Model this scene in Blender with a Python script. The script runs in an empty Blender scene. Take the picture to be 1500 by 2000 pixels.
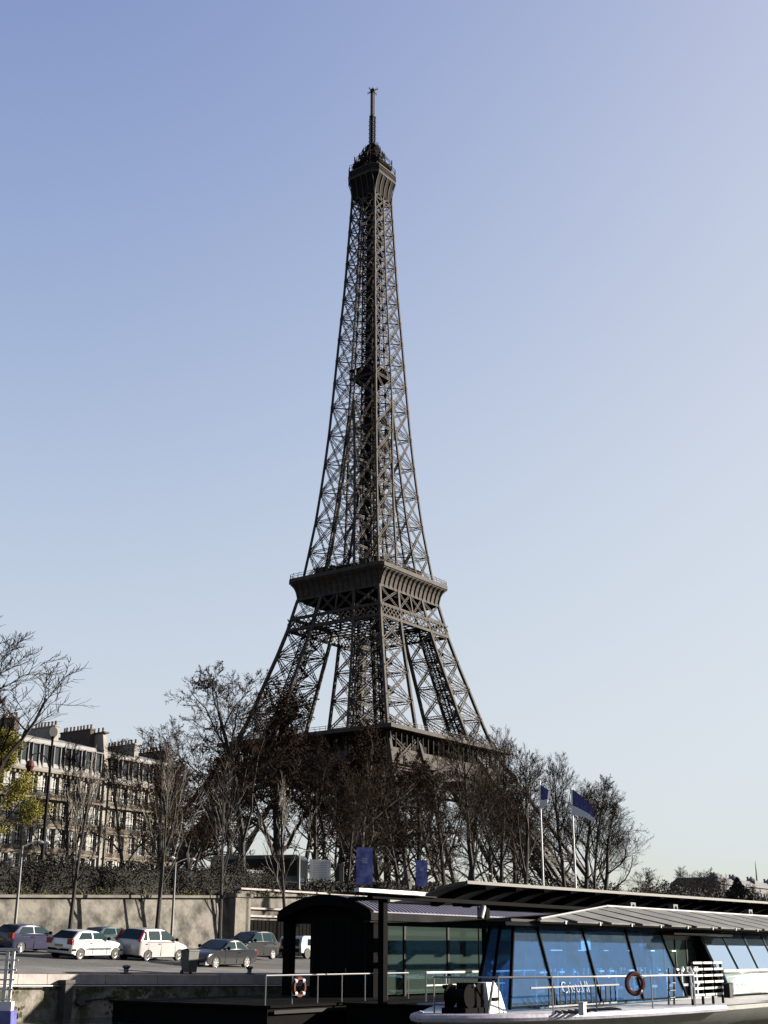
import bpy, math, random
import numpy as np
from mathutils import Vector, Matrix
PI = math.pi; R = math.radians
SC = bpy.context.scene
COL = SC.collection
# ---------------------------------------------------------------- camera
EYE = np.array([0., 0., 2.6]); FPX = 2475.6; TILT = .3333; ROLL = .0039
cam_d = bpy.data.cameras.new('camera'); cam = bpy.data.objects.new('camera', cam_d); COL.objects.link(cam)
cam_d.sensor_fit = 'VERTICAL'; cam_d.sensor_height = 24; cam_d.lens = 24*FPX/2000
cam_d.clip_start = .3; cam_d.clip_end = 9000
cam.matrix_world = Matrix.Translation(EYE) @ Matrix.Rotation(PI/2+TILT, 4, 'X') @ Matrix.Rotation(ROLL, 4, 'Z')
SC.camera = cam
# ---------------------------------------------------------------- sky, sun, exposure
SUN_AZ = R(77); SUN_EL = R(17)            # azimuth measured from +Y towards +X
world = bpy.data.worlds.new('World'); SC.world = world; world.use_nodes = True
wn = world.node_tree.nodes; wl = world.node_tree.links
bg = wn['Background']
sky = wn.new('ShaderNodeTexSky'); sky.sky_type = 'NISHITA'; sky.sun_disc = False
sky.sun_elevation = SUN_EL; sky.sun_rotation = SUN_AZ
sky.altitude = 0; sky.air_density = 1.0; sky.dust_density = 2.2; sky.ozone_density = 2.4
def vm(op, x, y):
    n = wn.new('ShaderNodeVectorMath'); n.operation = op; wl.new(x, n.inputs[0])
    if isinstance(y, tuple): n.inputs[1].default_value = y
    else: wl.new(y, n.inputs[1])
    return n.outputs[0]
gm = wn.new('ShaderNodeGamma'); gm.inputs[1].default_value = 2.4; wl.new(sky.outputs[0], gm.inputs[0]); sk = gm.outputs[0]                               # soft shoulder, as film has towards the bright horizon
wl.new(vm('MULTIPLY', vm('DIVIDE', sk, vm('ADD', sk, (.76, 2.0, 2.7))), (2.87, 3.21, 3.41)), bg.inputs[0]); bg.inputs[1].default_value = .058
sun_d = bpy.data.lights.new('sun', 'SUN'); sun = bpy.data.objects.new('sun', sun_d); COL.objects.link(sun)
sun_d.energy = 5.0; sun_d.angle = R(.53); sun_d.color = (1, .90, .76)
sdir = Vector((math.sin(SUN_AZ)*math.cos(SUN_EL), math.cos(SUN_AZ)*math.cos(SUN_EL), math.sin(SUN_EL)))
sun.rotation_euler = sdir.to_track_quat('Z', 'Y').to_euler()
SC.view_settings.view_transform = 'Standard'; SC.view_settings.look = 'None'
SC.view_settings.exposure = 2.17; SC.view_settings.gamma = 1
# ---------------------------------------------------------------- river frame: t runs along the quay, m runs inland, z up
PHI = .9380; CP, SP = math.cos(PHI), math.sin(PHI)
def W(t, m, z=0): return Vector((t*CP-m*SP, t*SP+m*CP, z))
def TM(p): return (p[0]*CP+p[1]*SP, -p[0]*SP+p[1]*CP)
def ray(px, py):
    cr, sr = math.cos(ROLL), math.sin(ROLL); up = px-750; v = 1000-py
    u = up*cr-v*sr; v = v*cr+up*sr; c, s = math.cos(TILT), math.sin(TILT)
    return np.array([u, FPX*c-v*s, FPX*s+v*c])
def at_m(px, py, m):                       # survey: where the sight line meets the vertical plane m
    d = ray(px, py); k = m/(-d[0]*SP+d[1]*CP); p = EYE+d*k; t, mm = TM(p); return t, m, p[2]
def at_d(px, py, Y):
    d = ray(px, py); p = EYE+d*(Y/d[1]); t, m = TM(p); return t, m, p[2]
def quay_z(t, m):
    return 1.62-.0160*(min(max(t, 15), 85)-38)+.07*(min(max(m, 42), 58)-42)
def on_quay(px, py):
    d = ray(px, py); lo, hi = 30., 110.
    for _ in range(50):
        Y = (lo+hi)/2; p = EYE+d*(Y/d[1]); t, m = TM(p)
        if p[2] > quay_z(t, m): lo = Y
        else: hi = Y
    return t, m, p[2]
# ---------------------------------------------------------------- object helpers
def tag(o, label=None, cat=None, group=None, kind=None):
    if label: o['label'] = label
    if cat: o['category'] = cat
    if group: o['group'] = group
    if kind: o['kind'] = kind
    return o
def thing(name, label, cat, t, m, z, rz=0, group=None):
    o = bpy.data.objects.new(name, None); COL.objects.link(o); o.empty_display_size = .3
    o.location = W(t, m, z); o.rotation_euler = (0, 0, PHI+rz)
    return tag(o, label, cat, group)
def copy_thing(o, t=None, m=None, z=None, rz=None, scale=None, label=None, parent=None):
    c = o.copy(); COL.objects.link(c)
    if parent: c.parent = parent
    else:
        c.location = W(t, m, z)
        if rz is not None: c.rotation_euler = (0, 0, PHI+rz)
        if scale: c.scale = scale if hasattr(scale, '__len__') else (scale,)*3
        if label: c['label'] = label
    for ch in list(o.children): copy_thing(ch, parent=c)
    return c
def nrm(v):
    v = np.asarray(v, float); return v/(np.linalg.norm(v)+1e-12)
class MB:
    def __init__(s): s.v = []; s.f = []; s.n = 0
    def add(s, v, f):
        s.v.append(np.asarray(v, float)); b = s.n
        s.f.extend([tuple(i+b for i in q) for q in f]); s.n += len(v)
    def box(s, x0, x1, y0, y1, z0, z1):
        s.add([(x0,y0,z0),(x1,y0,z0),(x1,y1,z0),(x0,y1,z0),(x0,y0,z1),(x1,y0,z1),(x1,y1,z1),(x0,y1,z1)],
              [(0,3,2,1),(4,5,6,7),(0,1,5,4),(1,2,6,5),(2,3,7,6),(3,0,4,7)])
    def beam(s, p, q, w, h=None, up=(0,0,1)):
        p = np.asarray(p, float); q = np.asarray(q, float); h = h or w; d = nrm(q-p); up = np.asarray(up, float)
        if abs(d@nrm(up)) > .99: up = np.array([1., 0, 0])
        a = nrm(np.cross(d, up))*w/2; b = nrm(np.cross(a, d))*h/2
        v = [p-a-b, p+a-b, p+a+b, p-a+b, q-a-b, q+a-b, q+a+b, q-a+b]
        s.add(v, [(0,3,2,1),(4,5,6,7),(0,1,5,4),(1,2,6,5),(2,3,7,6),(3,0,4,7)])
    def tube(s, pts, r, n=6):
        pts = [np.asarray(p, float) for p in pts]; rs = r if hasattr(r, '__len__') else [r]*len(pts)
        vs = []; k = len(pts)
        for i, p in enumerate(pts):
            d = nrm(pts[min(i+1, k-1)]-pts[max(i-1, 0)]); up = np.array([0, 0, 1.]) if abs(d[2]) < .9 else np.array([1., 0, 0])
            a = nrm(np.cross(d, up)); b = np.cross(a, d)
            for j in range(n):
                an = 2*PI*j/n; vs.append(p+(a*math.cos(an)+b*math.sin(an))*rs[i])
        f = [(i*n+j, i*n+(j+1) % n, (i+1)*n+(j+1) % n, (i+1)*n+j) for i in range(k-1) for j in range(n)]
        f += [tuple(range(n))[::-1], tuple((k-1)*n+j for j in range(n))]
        s.add(vs, f)
    def lathe(s, prof, n=16, c=(0,0,0), axis='z'):
        vs = []
        for (r, z) in prof:
            for j in range(n):
                a = 2*PI*j/n; x, y = r*math.cos(a), r*math.sin(a)
                vs.append((c[0]+x, c[1]+y, c[2]+z) if axis == 'z' else (c[0]+x, c[1]+z, c[2]+y) if axis == 'y' else (c[0]+z, c[1]+x, c[2]+y))
        k = len(prof)
        f = [(i*n+j, i*n+(j+1) % n, (i+1)*n+(j+1) % n, (i+1)*n+j) for i in range(k-1) for j in range(n)]
        f += [tuple(range(n))[::-1], tuple((k-1)*n+j for j in range(n))]
        s.add(vs, f)
    def torus(s, c, Rr, r, ax, n=20, k=6):
        ax = nrm(ax); u = nrm(np.cross(ax, [0, .3, 1])); w = np.cross(ax, u); c = np.asarray(c, float); vs = []
        for i in range(n):
            a = 2*PI*i/n; d = u*math.cos(a)+w*math.sin(a)
            for j in range(k):
                b = 2*PI*j/k; vs.append(c+d*(Rr+r*math.cos(b))+ax*r*math.sin(b))
        s.add(vs, [(i*k+j, i*k+(j+1) % k, ((i+1) % n)*k+(j+1) % k, ((i+1) % n)*k+j) for i in range(n) for j in range(k)])
    def prism(s, poly, a0, a1, axis='y'):   # polygon in the plane across `axis`, extruded from a0 to a1
        k = len(poly)
        mk = {'y': lambda p, a: (p[0], a, p[1]), 'x': lambda p, a: (a, p[0], p[1]), 'z': lambda p, a: (p[0], p[1], a)}[axis]
        v = [mk(p, a0) for p in poly]+[mk(p, a1) for p in poly]
        s.add(v, [tuple(range(k)), tuple(range(k, 2*k))[::-1]]+[(i, k+i, k+(i+1) % k, (i+1) % k) for i in range(k)])
    def quad(s, *p): s.add(p, [tuple(range(len(p)))])
    def slab(s, pts, th):                   # planar polygon given thickness along its normal
        p = [np.asarray(q, float) for q in pts]; n = nrm(np.cross(p[1]-p[0], p[2]-p[0]))*th; k = len(p)
        s.add([q for q in p]+[q-n for q in p], [tuple(range(k)), tuple(range(k, 2*k))[::-1]]+[(i, k+i, k+(i+1) % k, (i+1) % k) for i in range(k)])
    def grid(s, rows, closed=False):
        nr = len(rows); nc = len(rows[0]); v = [p for r in rows for p in r]
        f = [(i*nc+j, i*nc+(j+1) % nc, (i+1)*nc+(j+1) % nc, (i+1)*nc+j) for i in range(nr-1) for j in range(nc if closed else nc-1)]
        s.add(v, f)
    def frustums(s, P0, P1, R0, R1, k=3):   # many tapered sticks at once
        d = P1-P0; d /= np.linalg.norm(d, axis=1)[:, None]+1e-9
        ref = np.where(np.abs(d[:, 2:3]) < .9, [[0, 0, 1.]], [[1., 0, 0]])
        a = np.cross(d, ref); a /= np.linalg.norm(a, axis=1)[:, None]; b = np.cross(a, d)
        V = []
        for P, Q in ((P0, R0), (P1, R1)):
            for j in range(k):
                an = 2*PI*j/k; V.append(P+(a*math.cos(an)+b*math.sin(an))*Q[:, None])
        V = np.stack(V, 1); N = len(P0); base = s.n+np.arange(N)*2*k
        s.v.append(V.reshape(-1, 3)); s.n += N*2*k
        for j in range(k):
            q = np.stack([base+j, base+(j+1) % k, base+k+(j+1) % k, base+k+j], 1); s.f.extend(map(tuple, q.tolist()))
    def mesh(s, name):
        me = bpy.data.meshes.new(name)
        v = np.concatenate(s.v) if s.v else np.zeros((0, 3))
        me.vertices.add(len(v)); me.vertices.foreach_set('co', v.astype(np.float32).ravel())
        ls = np.array([len(q) for q in s.f]); li = np.fromiter((i for q in s.f for i in q), dtype=np.int32)
        me.loops.add(len(li)); me.loops.foreach_set('vertex_index', li)
        me.polygons.add(len(ls)); st = np.concatenate([[0], np.cumsum(ls)[:-1]]).astype(np.int32)
        me.polygons.foreach_set('loop_start', st)
        me.polygons.foreach_set('use_smooth', [False]*len(me.polygons))
        me.update(calc_edges=True); me.validate()
        return me
    def build(s, name, m, parent=None, smooth=False, fixn=False, label=None):
        me = s.mesh(name); me.materials.append(m)
        if fixn:
            import bmesh
            b = bmesh.new(); b.from_mesh(me); bmesh.ops.remove_doubles(b, verts=b.verts, dist=1e-5); bmesh.ops.recalc_face_normals(b, faces=b.faces); b.to_mesh(me); b.free()
        if smooth:
            me.polygons.foreach_set('use_smooth', [True]*len(me.polygons)); me.set_sharp_from_angle(angle=R(38))
        o = bpy.data.objects.new(name, me); COL.objects.link(o)
        if parent: o.parent = parent
        if label: o['label'] = label
        return o
def place(o, t, m, z, rz=0):
    o.location = W(t, m, z); o.rotation_euler = (0, 0, PHI+rz); return o
# ---------------------------------------------------------------- materials
ALB = .42                                         # the photograph is exposed up for the sky side; keep paints and stone in proportion
def mat(name, col, rough=.7, metal=0, col2=None, scale=3, bump=0, bscale=None, contrast=(.35, .65), spec=.5, detail=6, stretch=None, trans=0, alpha=1, coat=0):
    col = tuple(c*ALB for c in col); col2 = tuple(c*ALB for c in col2) if col2 else None
    m = bpy.data.materials.new(name); m.use_nodes = True; n = m.node_tree.nodes; l = m.node_tree.links
    b = n['Principled BSDF']; b.inputs['Base Color'].default_value = (*col, 1); b.inputs['Roughness'].default_value = rough
    b.inputs['Metallic'].default_value = metal; b.inputs['Specular IOR Level'].default_value = spec
    b.inputs['Transmission Weight'].default_value = trans; b.inputs['Alpha'].default_value = alpha; b.inputs['Coat Weight'].default_value = coat
    if col2 or bump:
        tc = n.new('ShaderNodeTexCoord'); mp = n.new('ShaderNodeMapping'); l.new(tc.outputs['Object'], mp.inputs[0])
        if stretch: mp.inputs['Scale'].default_value = stretch
    if col2:
        t = n.new('ShaderNodeTexNoise'); t.inputs['Scale'].default_value = scale; t.inputs['Detail'].default_value = detail; t.inputs['Roughness'].default_value = .65
        l.new(mp.outputs[0], t.inputs[0]); r = n.new('ShaderNodeValToRGB')
        r.color_ramp.elements[0].position = contrast[0]; r.color_ramp.elements[1].position = contrast[1]
        r.color_ramp.elements[0].color = (*col, 1); r.color_ramp.elements[1].color = (*col2, 1)
        l.new(t.outputs[0], r.inputs[0]); l.new(r.outputs[0], b.inputs['Base Color'])
    if bump:
        t2 = n.new('ShaderNodeTexNoise'); t2.inputs['Scale'].default_value = bscale or scale*4; t2.inputs['Detail'].default_value = 5
        l.new(mp.outputs[0], t2.inputs[0]); bp = n.new('ShaderNodeBump'); bp.inputs['Strength'].default_value = bump; bp.inputs['Distance'].default_value = .05
        l.new(t2.outputs[0], bp.inputs['Height']); l.new(bp.outputs[0], b.inputs['Normal'])
    return m
M = {}
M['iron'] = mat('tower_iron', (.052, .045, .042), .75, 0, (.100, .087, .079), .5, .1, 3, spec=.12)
M['iron_shade'] = mat('tower_iron_shaded', (.014, .012, .013), .8, 0, (.024, .02, .02), .6, spec=.05)  # copy of tower iron with the self-shadow of inner parts put into the colour
M['asphalt'] = mat('asphalt', (.026, .026, .028), .95, 0, (.085, .082, .082), .22, .3, 25, (.38, .62), detail=10)
M['setts'] = mat('quay_setts', (.085, .083, .084), .9, 0, (.20, .195, .19), .5, .4, 12, (.36, .62), detail=10)
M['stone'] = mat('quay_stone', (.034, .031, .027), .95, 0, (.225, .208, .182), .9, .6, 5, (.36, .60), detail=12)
M['kerb'] = mat('kerb_stone', (.34, .31, .30), .85, 0, (.52, .48, .46), 1.2, .3, 9)
M['land'] = mat('soil_and_grass', (.02, .02, .010), 1, 0, (.05, .045, .025), .4, .5, 6)
M['pave'] = mat('pavement', (.25, .24, .22), .9, 0, (.33, .31, .29), .5)
M['bark'] = mat('bark', (.012, .009, .008), .95, 0, (.040, .031, .025), 2.0, .3, 12)
M['bark_pale'] = mat('pale_bark', (.13, .115, .095), .85, 0, (.30, .27, .22), 3.0, .3, 12)
M['twig'] = mat('twig_bark', (.020, .012, .008), .95, 0, (.062, .042, .030), .5, spec=.1)
M['twig_far'] = mat('distant_twig', (.07, .06, .055), .9)
M['leaf_brown'] = mat('withered_leaf', (.012, .007, .004), .95, 0, (.036, .019, .010), 1.5, spec=.05)
M['leaf_yellow'] = mat('yellow_green_leaf', (.10, .11, .02), .9, 0, (.46, .40, .09), .9, spec=.1)
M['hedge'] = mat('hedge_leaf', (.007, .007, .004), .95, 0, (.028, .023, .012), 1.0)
M['moss'] = mat('moss', (.05, .06, .02), 1, 0, (.10, .11, .035), 2)
M['facade'] = mat('facade_stone', (.13, .108, .082), .9, 0, (.27, .23, .18), .35, .1, 4)
M['zinc'] = mat('zinc_roof', (.17, .17, .18), .7, 0, (.26, .255, .25), .6)
M['slate'] = mat('slate', (.06, .06, .07), .7, 0, (.10, .10, .11), 1.5)
M['brick'] = mat('chimney_brick', (.05, .032, .028), .9, 0, (.10, .065, .05), 1.2)
M['chim'] = mat('chimney_render', (.30, .28, .25), .9, 0, (.40, .37, .33), .8)
M['glass_win'] = mat('window_glass', (.02, .028, .035), .06, 0, spec=.9)
M['wood_white'] = mat('white_joinery', (.62, .62, .60), .6)
M['ironwork'] = mat('black_ironwork', (.010, .010, .011), .7, spec=.06)
M['shutter'] = mat('grey_shutter', (.30, .31, .30), .7)
M['black'] = mat('black_paint', (.0045, .0045, .005), .8, 0, (.008, .008, .008), 1.5, spec=.02)
M['darkgrey'] = mat('dark_grey_steel', (.014, .014, .016), .6, 0, spec=.08)
M['grey'] = mat('grey_steel', (.10, .10, .105), .5, .2, (.14, .14, .145), 2)
M['steel'] = mat('galvanised_tube', (.40, .40, .42), .4, .6)
M['white'] = mat('white_paint', (.72, .72, .72), .45, 0, (.80, .80, .80), 1.5)
M['awning'] = mat('roof_panel_white', (.15, .15, .15), .7, 0, (.25, .25, .245), 1.4, .1, spec=.15)
M['corr'] = mat('corrugated_roof', (.20, .195, .27), .6, .1, (.27, .26, .36), .5, spec=.2)
M['hull'] = mat('hull_grey', (.20, .21, .20), .5, 0, (.32, .33, .32), .7, .05)
M['deck'] = mat('deck_white', (.55, .54, .52), .6, 0, (.68, .67, .66), .8)
M['rub'] = mat('rubbing_strake', (.52, .50, .62), .5, 0, (.34, .32, .42), 2.2, .2)
M['rubber'] = mat('tyre_rubber', (.012, .012, .012), .8)
M['alloy'] = mat('wheel_alloy', (.58, .58, .60), .35, .6)
M['cglass'] = mat('car_glass', (.010, .03, .036), .10, 0, spec=.22)
M['red_lens'] = mat('red_lens', (.35, .02, .02), .2)
M['amber'] = mat('amber_lens', (.5, .14, .02), .25)
M['clear_lens'] = mat('clear_lens', (.55, .57, .60), .12, .3)
M['plate'] = mat('number_plate', (.45, .36, .08), .5)
M['red'] = mat('life_ring_red', (.11, .018, .014), .7, spec=.15)
M['ringband'] = mat('life_ring_band', (.5, .48, .45), .6)
M['blue_post'] = mat('blue_paint', (.06, .07, .30), .5, 0, (.12, .13, .42), 5)
M['bin'] = mat('bin_grey', (.07, .075, .07), .6, 0, (.11, .115, .11), 3)
M['rope'] = mat('rope', (.08, .065, .07), .9)
def paint(name, c): return mat(name, c, .28, .25, coat=.6)
# solar-control glazing: mirror coat over a dark body, seen partly through
def glazing(name, tintc, body, refl, alpha, rough=.03, bump=0, bscale=2, patch=False):
    m = bpy.data.materials.new(name); m.use_nodes = True; n = m.node_tree.nodes; l = m.node_tree.links
    n.remove(n['Principled BSDF']); out = n['Material Output']
    g = n.new('ShaderNodeBsdfGlossy'); g.inputs['Color'].default_value = (*tintc, 1); g.inputs['Roughness'].default_value = rough
    t = n.new('ShaderNodeBsdfTransparent'); t.inputs['Color'].default_value = (*body, 1)
    d = n.new('ShaderNodeBsdfDiffuse'); d.inputs['Color'].default_value = (body[0]*.5, body[1]*.5, body[2]*.5, 1)
    a = n.new('ShaderNodeMixShader'); a.inputs[0].default_value = alpha; l.new(t.outputs[0], a.inputs[1]); l.new(d.outputs[0], a.inputs[2])
    fr = n.new('ShaderNodeFresnel'); fr.inputs[0].default_value = 1.5
    mx = n.new('ShaderNodeMath'); mx.operation = 'MAXIMUM'; mx.inputs[1].default_value = refl; l.new(fr.outputs[0], mx.inputs[0])
    if patch:                                        # uneven mirror strength, standing in for broken-up reflections
        tc2 = n.new('ShaderNodeTexCoord'); no2 = n.new('ShaderNodeTexNoise'); no2.inputs['Scale'].default_value = 1.1; no2.inputs['Detail'].default_value = 8; no2.inputs['Roughness'].default_value = .7
        l.new(tc2.outputs['Object'], no2.inputs[0]); mr = n.new('ShaderNodeMapRange'); mr.inputs[1].default_value = .3; mr.inputs[2].default_value = .7; mr.inputs[3].default_value = refl*.3; mr.inputs[4].default_value = refl*1.7
        l.new(no2.outputs[0], mr.inputs[0]); l.new(mr.outputs[0], mx.inputs[1])
    geo = n.new('ShaderNodeNewGeometry'); inv = n.new('ShaderNodeMath'); inv.operation = 'SUBTRACT'; inv.inputs[0].default_value = 1; l.new(geo.outputs['Backfacing'], inv.inputs[1])
    ml = n.new('ShaderNodeMath'); ml.operation = 'MULTIPLY'; l.new(mx.outputs[0], ml.inputs[0]); l.new(inv.outputs[0], ml.inputs[1])   # only the outer face mirrors
    b = n.new('ShaderNodeMixShader'); l.new(ml.outputs[0], b.inputs[0]); l.new(a.outputs[0], b.inputs[1]); l.new(g.outputs[0], b.inputs[2]); l.new(b.outputs[0], out.inputs[0])
    if bump:
        tc = n.new('ShaderNodeTexCoord'); no = n.new('ShaderNodeTexNoise'); no.inputs['Scale'].default_value = bscale; no.inputs['Detail'].default_value = 3
        l.new(tc.outputs['Object'], no.inputs[0]); bp = n.new('ShaderNodeBump'); bp.inputs['Strength'].default_value = bump; bp.inputs['Distance'].default_value = .08
        l.new(no.outputs[0], bp.inputs['Height']); l.new(bp.outputs[0], g.inputs['Normal'])
    return m
M['blue_glass'] = glazing('blue_cabin_glass', (.15, .34, .70), (.58, .77, .95), .36, .06, .06, .05, 1.2, patch=True)
M['pale_glass'] = glazing('pale_cabin_glass', (.78, .88, 1.), (.2, .3, .4), .85, .5)
M['ripple_glass'] = glazing('lower_cabin_glass', (.55, .6, .62), (.1, .14, .15), .5, .7, .04, 1.0, 9)
M['hut_glass'] = glazing('pavilion_glass', (.30, .42, .40), (.30, .42, .38), .10, .10)
# ---------------------------------------------------------------- setting: land, quay, water
def sheet(name, pts, m, kind='structure', z=None):
    b = MB(); b.add([tuple(W(*p)) for p in pts], [tuple(range(len(pts)))]); o = b.build(name, m); tag(o, kind=kind); return o
def strip(name, ts, ms, zf, m, kind='structure'):
    b = MB(); b.grid([[tuple(W(t, mm, zf(t, mm))) for mm in ms] for t in ts]); o = b.build(name, m, fixn=False); tag(o, kind=kind); return o
wm = bpy.data.materials.new('river_water'); wm.use_nodes = True; n_ = wm.node_tree.nodes; l_ = wm.node_tree.links
b_ = n_['Principled BSDF']; b_.inputs['Base Color'].default_value = (.018, .024, .014, 1); b_.inputs['Roughness'].default_value = .08
tc_ = n_.new('ShaderNodeTexCoord'); t_ = n_.new('ShaderNodeTexNoise'); t_.inputs['Scale'].default_value = 1.3; t_.inputs['Detail'].default_value = 6
l_.new(tc_.outputs['Object'], t_.inputs[0]); bp_ = n_.new('ShaderNodeBump'); bp_.inputs['Strength'].default_value = .6; bp_.inputs['Distance'].default_value = .25
l_.new(t_.outputs[0], bp_.inputs['Height']); l_.new(bp_.outputs[0], b_.inputs['Normal'])
sheet('river_water', [(-600, -400, 0), (4000, -400, 0), (4000, 42.6, 0), (-600, 42.6, 0)], wm)
EDGE = 42.0; WALL = 60.0; UP = 7.3
ts = list(range(-100, 15, 10))+list(range(15, 90, 5))+[90, 110, 150, 250, 500, 1000, 3000]
strip('quay_ground', ts, [EDGE+.45, 46.4], lambda t, m: quay_z(t, m)+.0, M['setts'])
strip('parking_road', ts, [46.4, 50, 54, 58, WALL+.3], lambda t, m: quay_z(t, m)+.0, M['asphalt'])
# upper land: one sheet to the horizon, starting behind the retaining wall
wz = lambda t: 5.45+.031*(min(max(t, 20), 110)-46)
def land_z(t, m):
    k = min(max((m-61)/14, 0), 1); return (wz(t)-.05)*(1-k)+UP*k
strip('upper_land', [-3000, -400, -60, 0, 20, 35, 46, 60, 75, 90, 110, 160, 300, 600, 1500, 6000], [60.5, 64, 70, 75, 100, 200, 600, 2000, 7000], land_z, M['land'])
strip('street', [-400, -60, 60, 160, 300, 900], [86, 104], lambda t, m: UP+.02, M['asphalt'])
strip('far_pavement', [-400, -60, 60, 160, 300, 900], [104.15, 124.9], lambda t, m: UP+.14, M['pave'])
kb = MB(); kb.box(-400, 900, 104, 104.15, UP-.1, UP+.144)
o = kb.build('kerb', M['kerb']); tag(o, kind='structure'); place(o, 0, 0, 0)
# quay wall with coping
q = thing('quay_wall', 'mossy stone quay wall dropping to the water under the car park', 'quay wall', 0, 0, 0)
b = MB(); rows = []
for t in ts[5:]:
    rows.append([(t, EDGE+.1, -2), (t, EDGE+.1, quay_z(t, 42)-.36)])
b.grid(rows[::-1]); 
qm = mat('mossy_quay_stone', (.33, .29, .27), .95, 0, (.06, .065, .02), .9, .7, 6, (.42, .60), detail=10)
b.build('stone_face', qm, q)
b = MB(); rr = random.Random(3); t = -40.
while t < 140:
    L = rr.uniform(1.1, 1.7); z0, z1 = quay_z(t, 42), quay_z(t+L-.02, 42)
    dx = rr.uniform(-.02, .02)
    x0, x1, y0, y1 = t, t+L-.02, EDGE+dx, EDGE+.46
    b.add([(x0,y0,z0-.36),(x1,y0,z1-.36),(x1,y1,z1-.36),(x0,y1,z0-.36),(x0,y0,z0+.02),(x1,y0,z1+.02),(x1,y1,z1+.02),(x0,y1,z0+.02)],
          [(0,3,2,1),(4,5,6,7),(0,1,5,4),(1,2,6,5),(2,3,7,6),(3,0,4,7)]); t += L
b.build('coping', M['kerb'], q)
b = MB()
for i in range(90):
    t = rr.uniform(15, 60); z = quay_z(t, 42)-.36-rr.uniform(.0, 1.25)
    for j in range(14):
        a = rr.uniform(.03, .09); x = t+rr.gauss(0, .2); zz = z+rr.gauss(0, .12); y = EDGE+.09-rr.uniform(0, .06)
        b.quad((x-a, y, zz-a*rr.random()), (x+a*rr.random(), y-.02, zz-a), (x+a, y-.03, zz+a*rr.random()), (x-a*rr.random(), y, zz+a))
o = b.build('moss_tufts', M['moss'], q); o['kind'] = 'stuff'
# pipe along the quay face, mooring timber, mooring recess
b = MB(); z = lambda t: quay_z(t, 42)-.42
b.tube([(t, EDGE-.12, z(t)) for t in range(15, 61, 5)], .035, 8)
for t in range(17, 60, 4): b.tube([(t+.5, EDGE-.12, z(t)), (t+.5, EDGE+.12, z(t))], .02, 5)
o = b.build('quay_pipe', M['steel']); place(o, 0, 0, 0); tag(o, 'long pale steel pipe fixed along the quay wall just under its coping', 'pipe')
t, m, zz = at_m(131, 1916, EDGE-.25)
b = MB(); b.box(-.2, .2, -.18, .18, -3.2, 0); b.box(-.24, .24, -.22, .22, -.1, .04)
o = b.build('mooring_pile', mat('tarred_timber', (.02, .02, .02), .8, 0, (.05, .045, .04), 3, .3)); place(o, t, m, zz); tag(o, 'dark square timber mooring pile standing against the quay wall', 'mooring pile')
t, m, zz = at_m(164, 1952, EDGE-.02)
k = thing('mooring_recess', 'rusty six-sided mooring plate with a short bar on the quay wall', 'mooring plate', t, m, zz)
b = MB(); b.prism([(-.42, -.1), (-.22, .2), (.22, .2), (.42, -.1), (.22, -.22), (-.22, -.22)], -.05, .11); b.build('plate', M['rope'], k)
b = MB(); b.tube([(0, -.12, -.05), (1.7, -.12, .04)], .03, 6); b.build('bar', M['darkgrey'], k)
# ---------------------------------------------------------------- retaining wall of the upper street
w = thing('retaining_wall', 'long pale stone retaining wall behind the parked cars, with tree shadows on it', 'wall', 0, 0, 0)
T1 = at_m(452, 1780, WALL)[0]
b = MB(); tt = list(np.linspace(-60, T1, 40))
b.grid([[(t, WALL+.48*k, (quay_z(t, 60)-.5)*(1-k)+wz(t)*k) for k in (0, .25, .5, .75, 1)] for t in tt][::-1])
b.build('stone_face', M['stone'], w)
b = MB(); b.grid([[(t, y, wz(t)+z) for (y, z) in ((.22+WALL, -.16), (.22+WALL, .0), (.75+WALL, .0), (.75+WALL, -.3))] for t in tt][::-1]); b.build('coping', mat('wall_coping', (.10, .095, .085), .9, 0, (.2, .19, .17), 1), w)
pr = thing('wall_pier', 'square dark stone pier at the end of the pale retaining wall', 'pier', T1, WALL, 0)
b = MB(); b.box(0, 1.5, -.35, 1.0, 1.0, wz(T1)-.1); b.box(-.1, 1.6, -.45, 1.1, wz(T1)-.1, wz(T1)+.12)
b.build('shaft', mat('pier_stone', (.13, .12, .10), .9, 0, (.25, .23, .19), 1.2, .4, 8), pr)  # mottled stone colour of the pier
w2 = thing('ramp_wall', 'low stone wall with ledges beyond the pier, over a dark gate', 'wall', T1+1.55, WALL+.6, 0)
b = MB(); zt = wz(T1+10)+.15; b.box(0, 60, .2, .8, .5, zt)
b.build('stone_face', M['stone'], w2)
b = MB(); 
for zz in (4.75, 5.25, zt): b.box(0, 60, 0, .9, zz, zz+.12)
b.build('ledges', M['kerb'], w2)
g = thing('wall_gate', 'wide black gate in the wall behind the white van', 'gate', T1+1.8, WALL+.4, 0)
b = MB(); b.box(0, 16, 0, .35, 1.2, 4.55)
b.build('leaf', M['black'], g)
b = MB()
for i in range(40): b.box(.1+i*.4, .14+i*.4, -.03, .0, 1.3, 4.5)
b.build('bars', M['black'], g)
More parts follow.
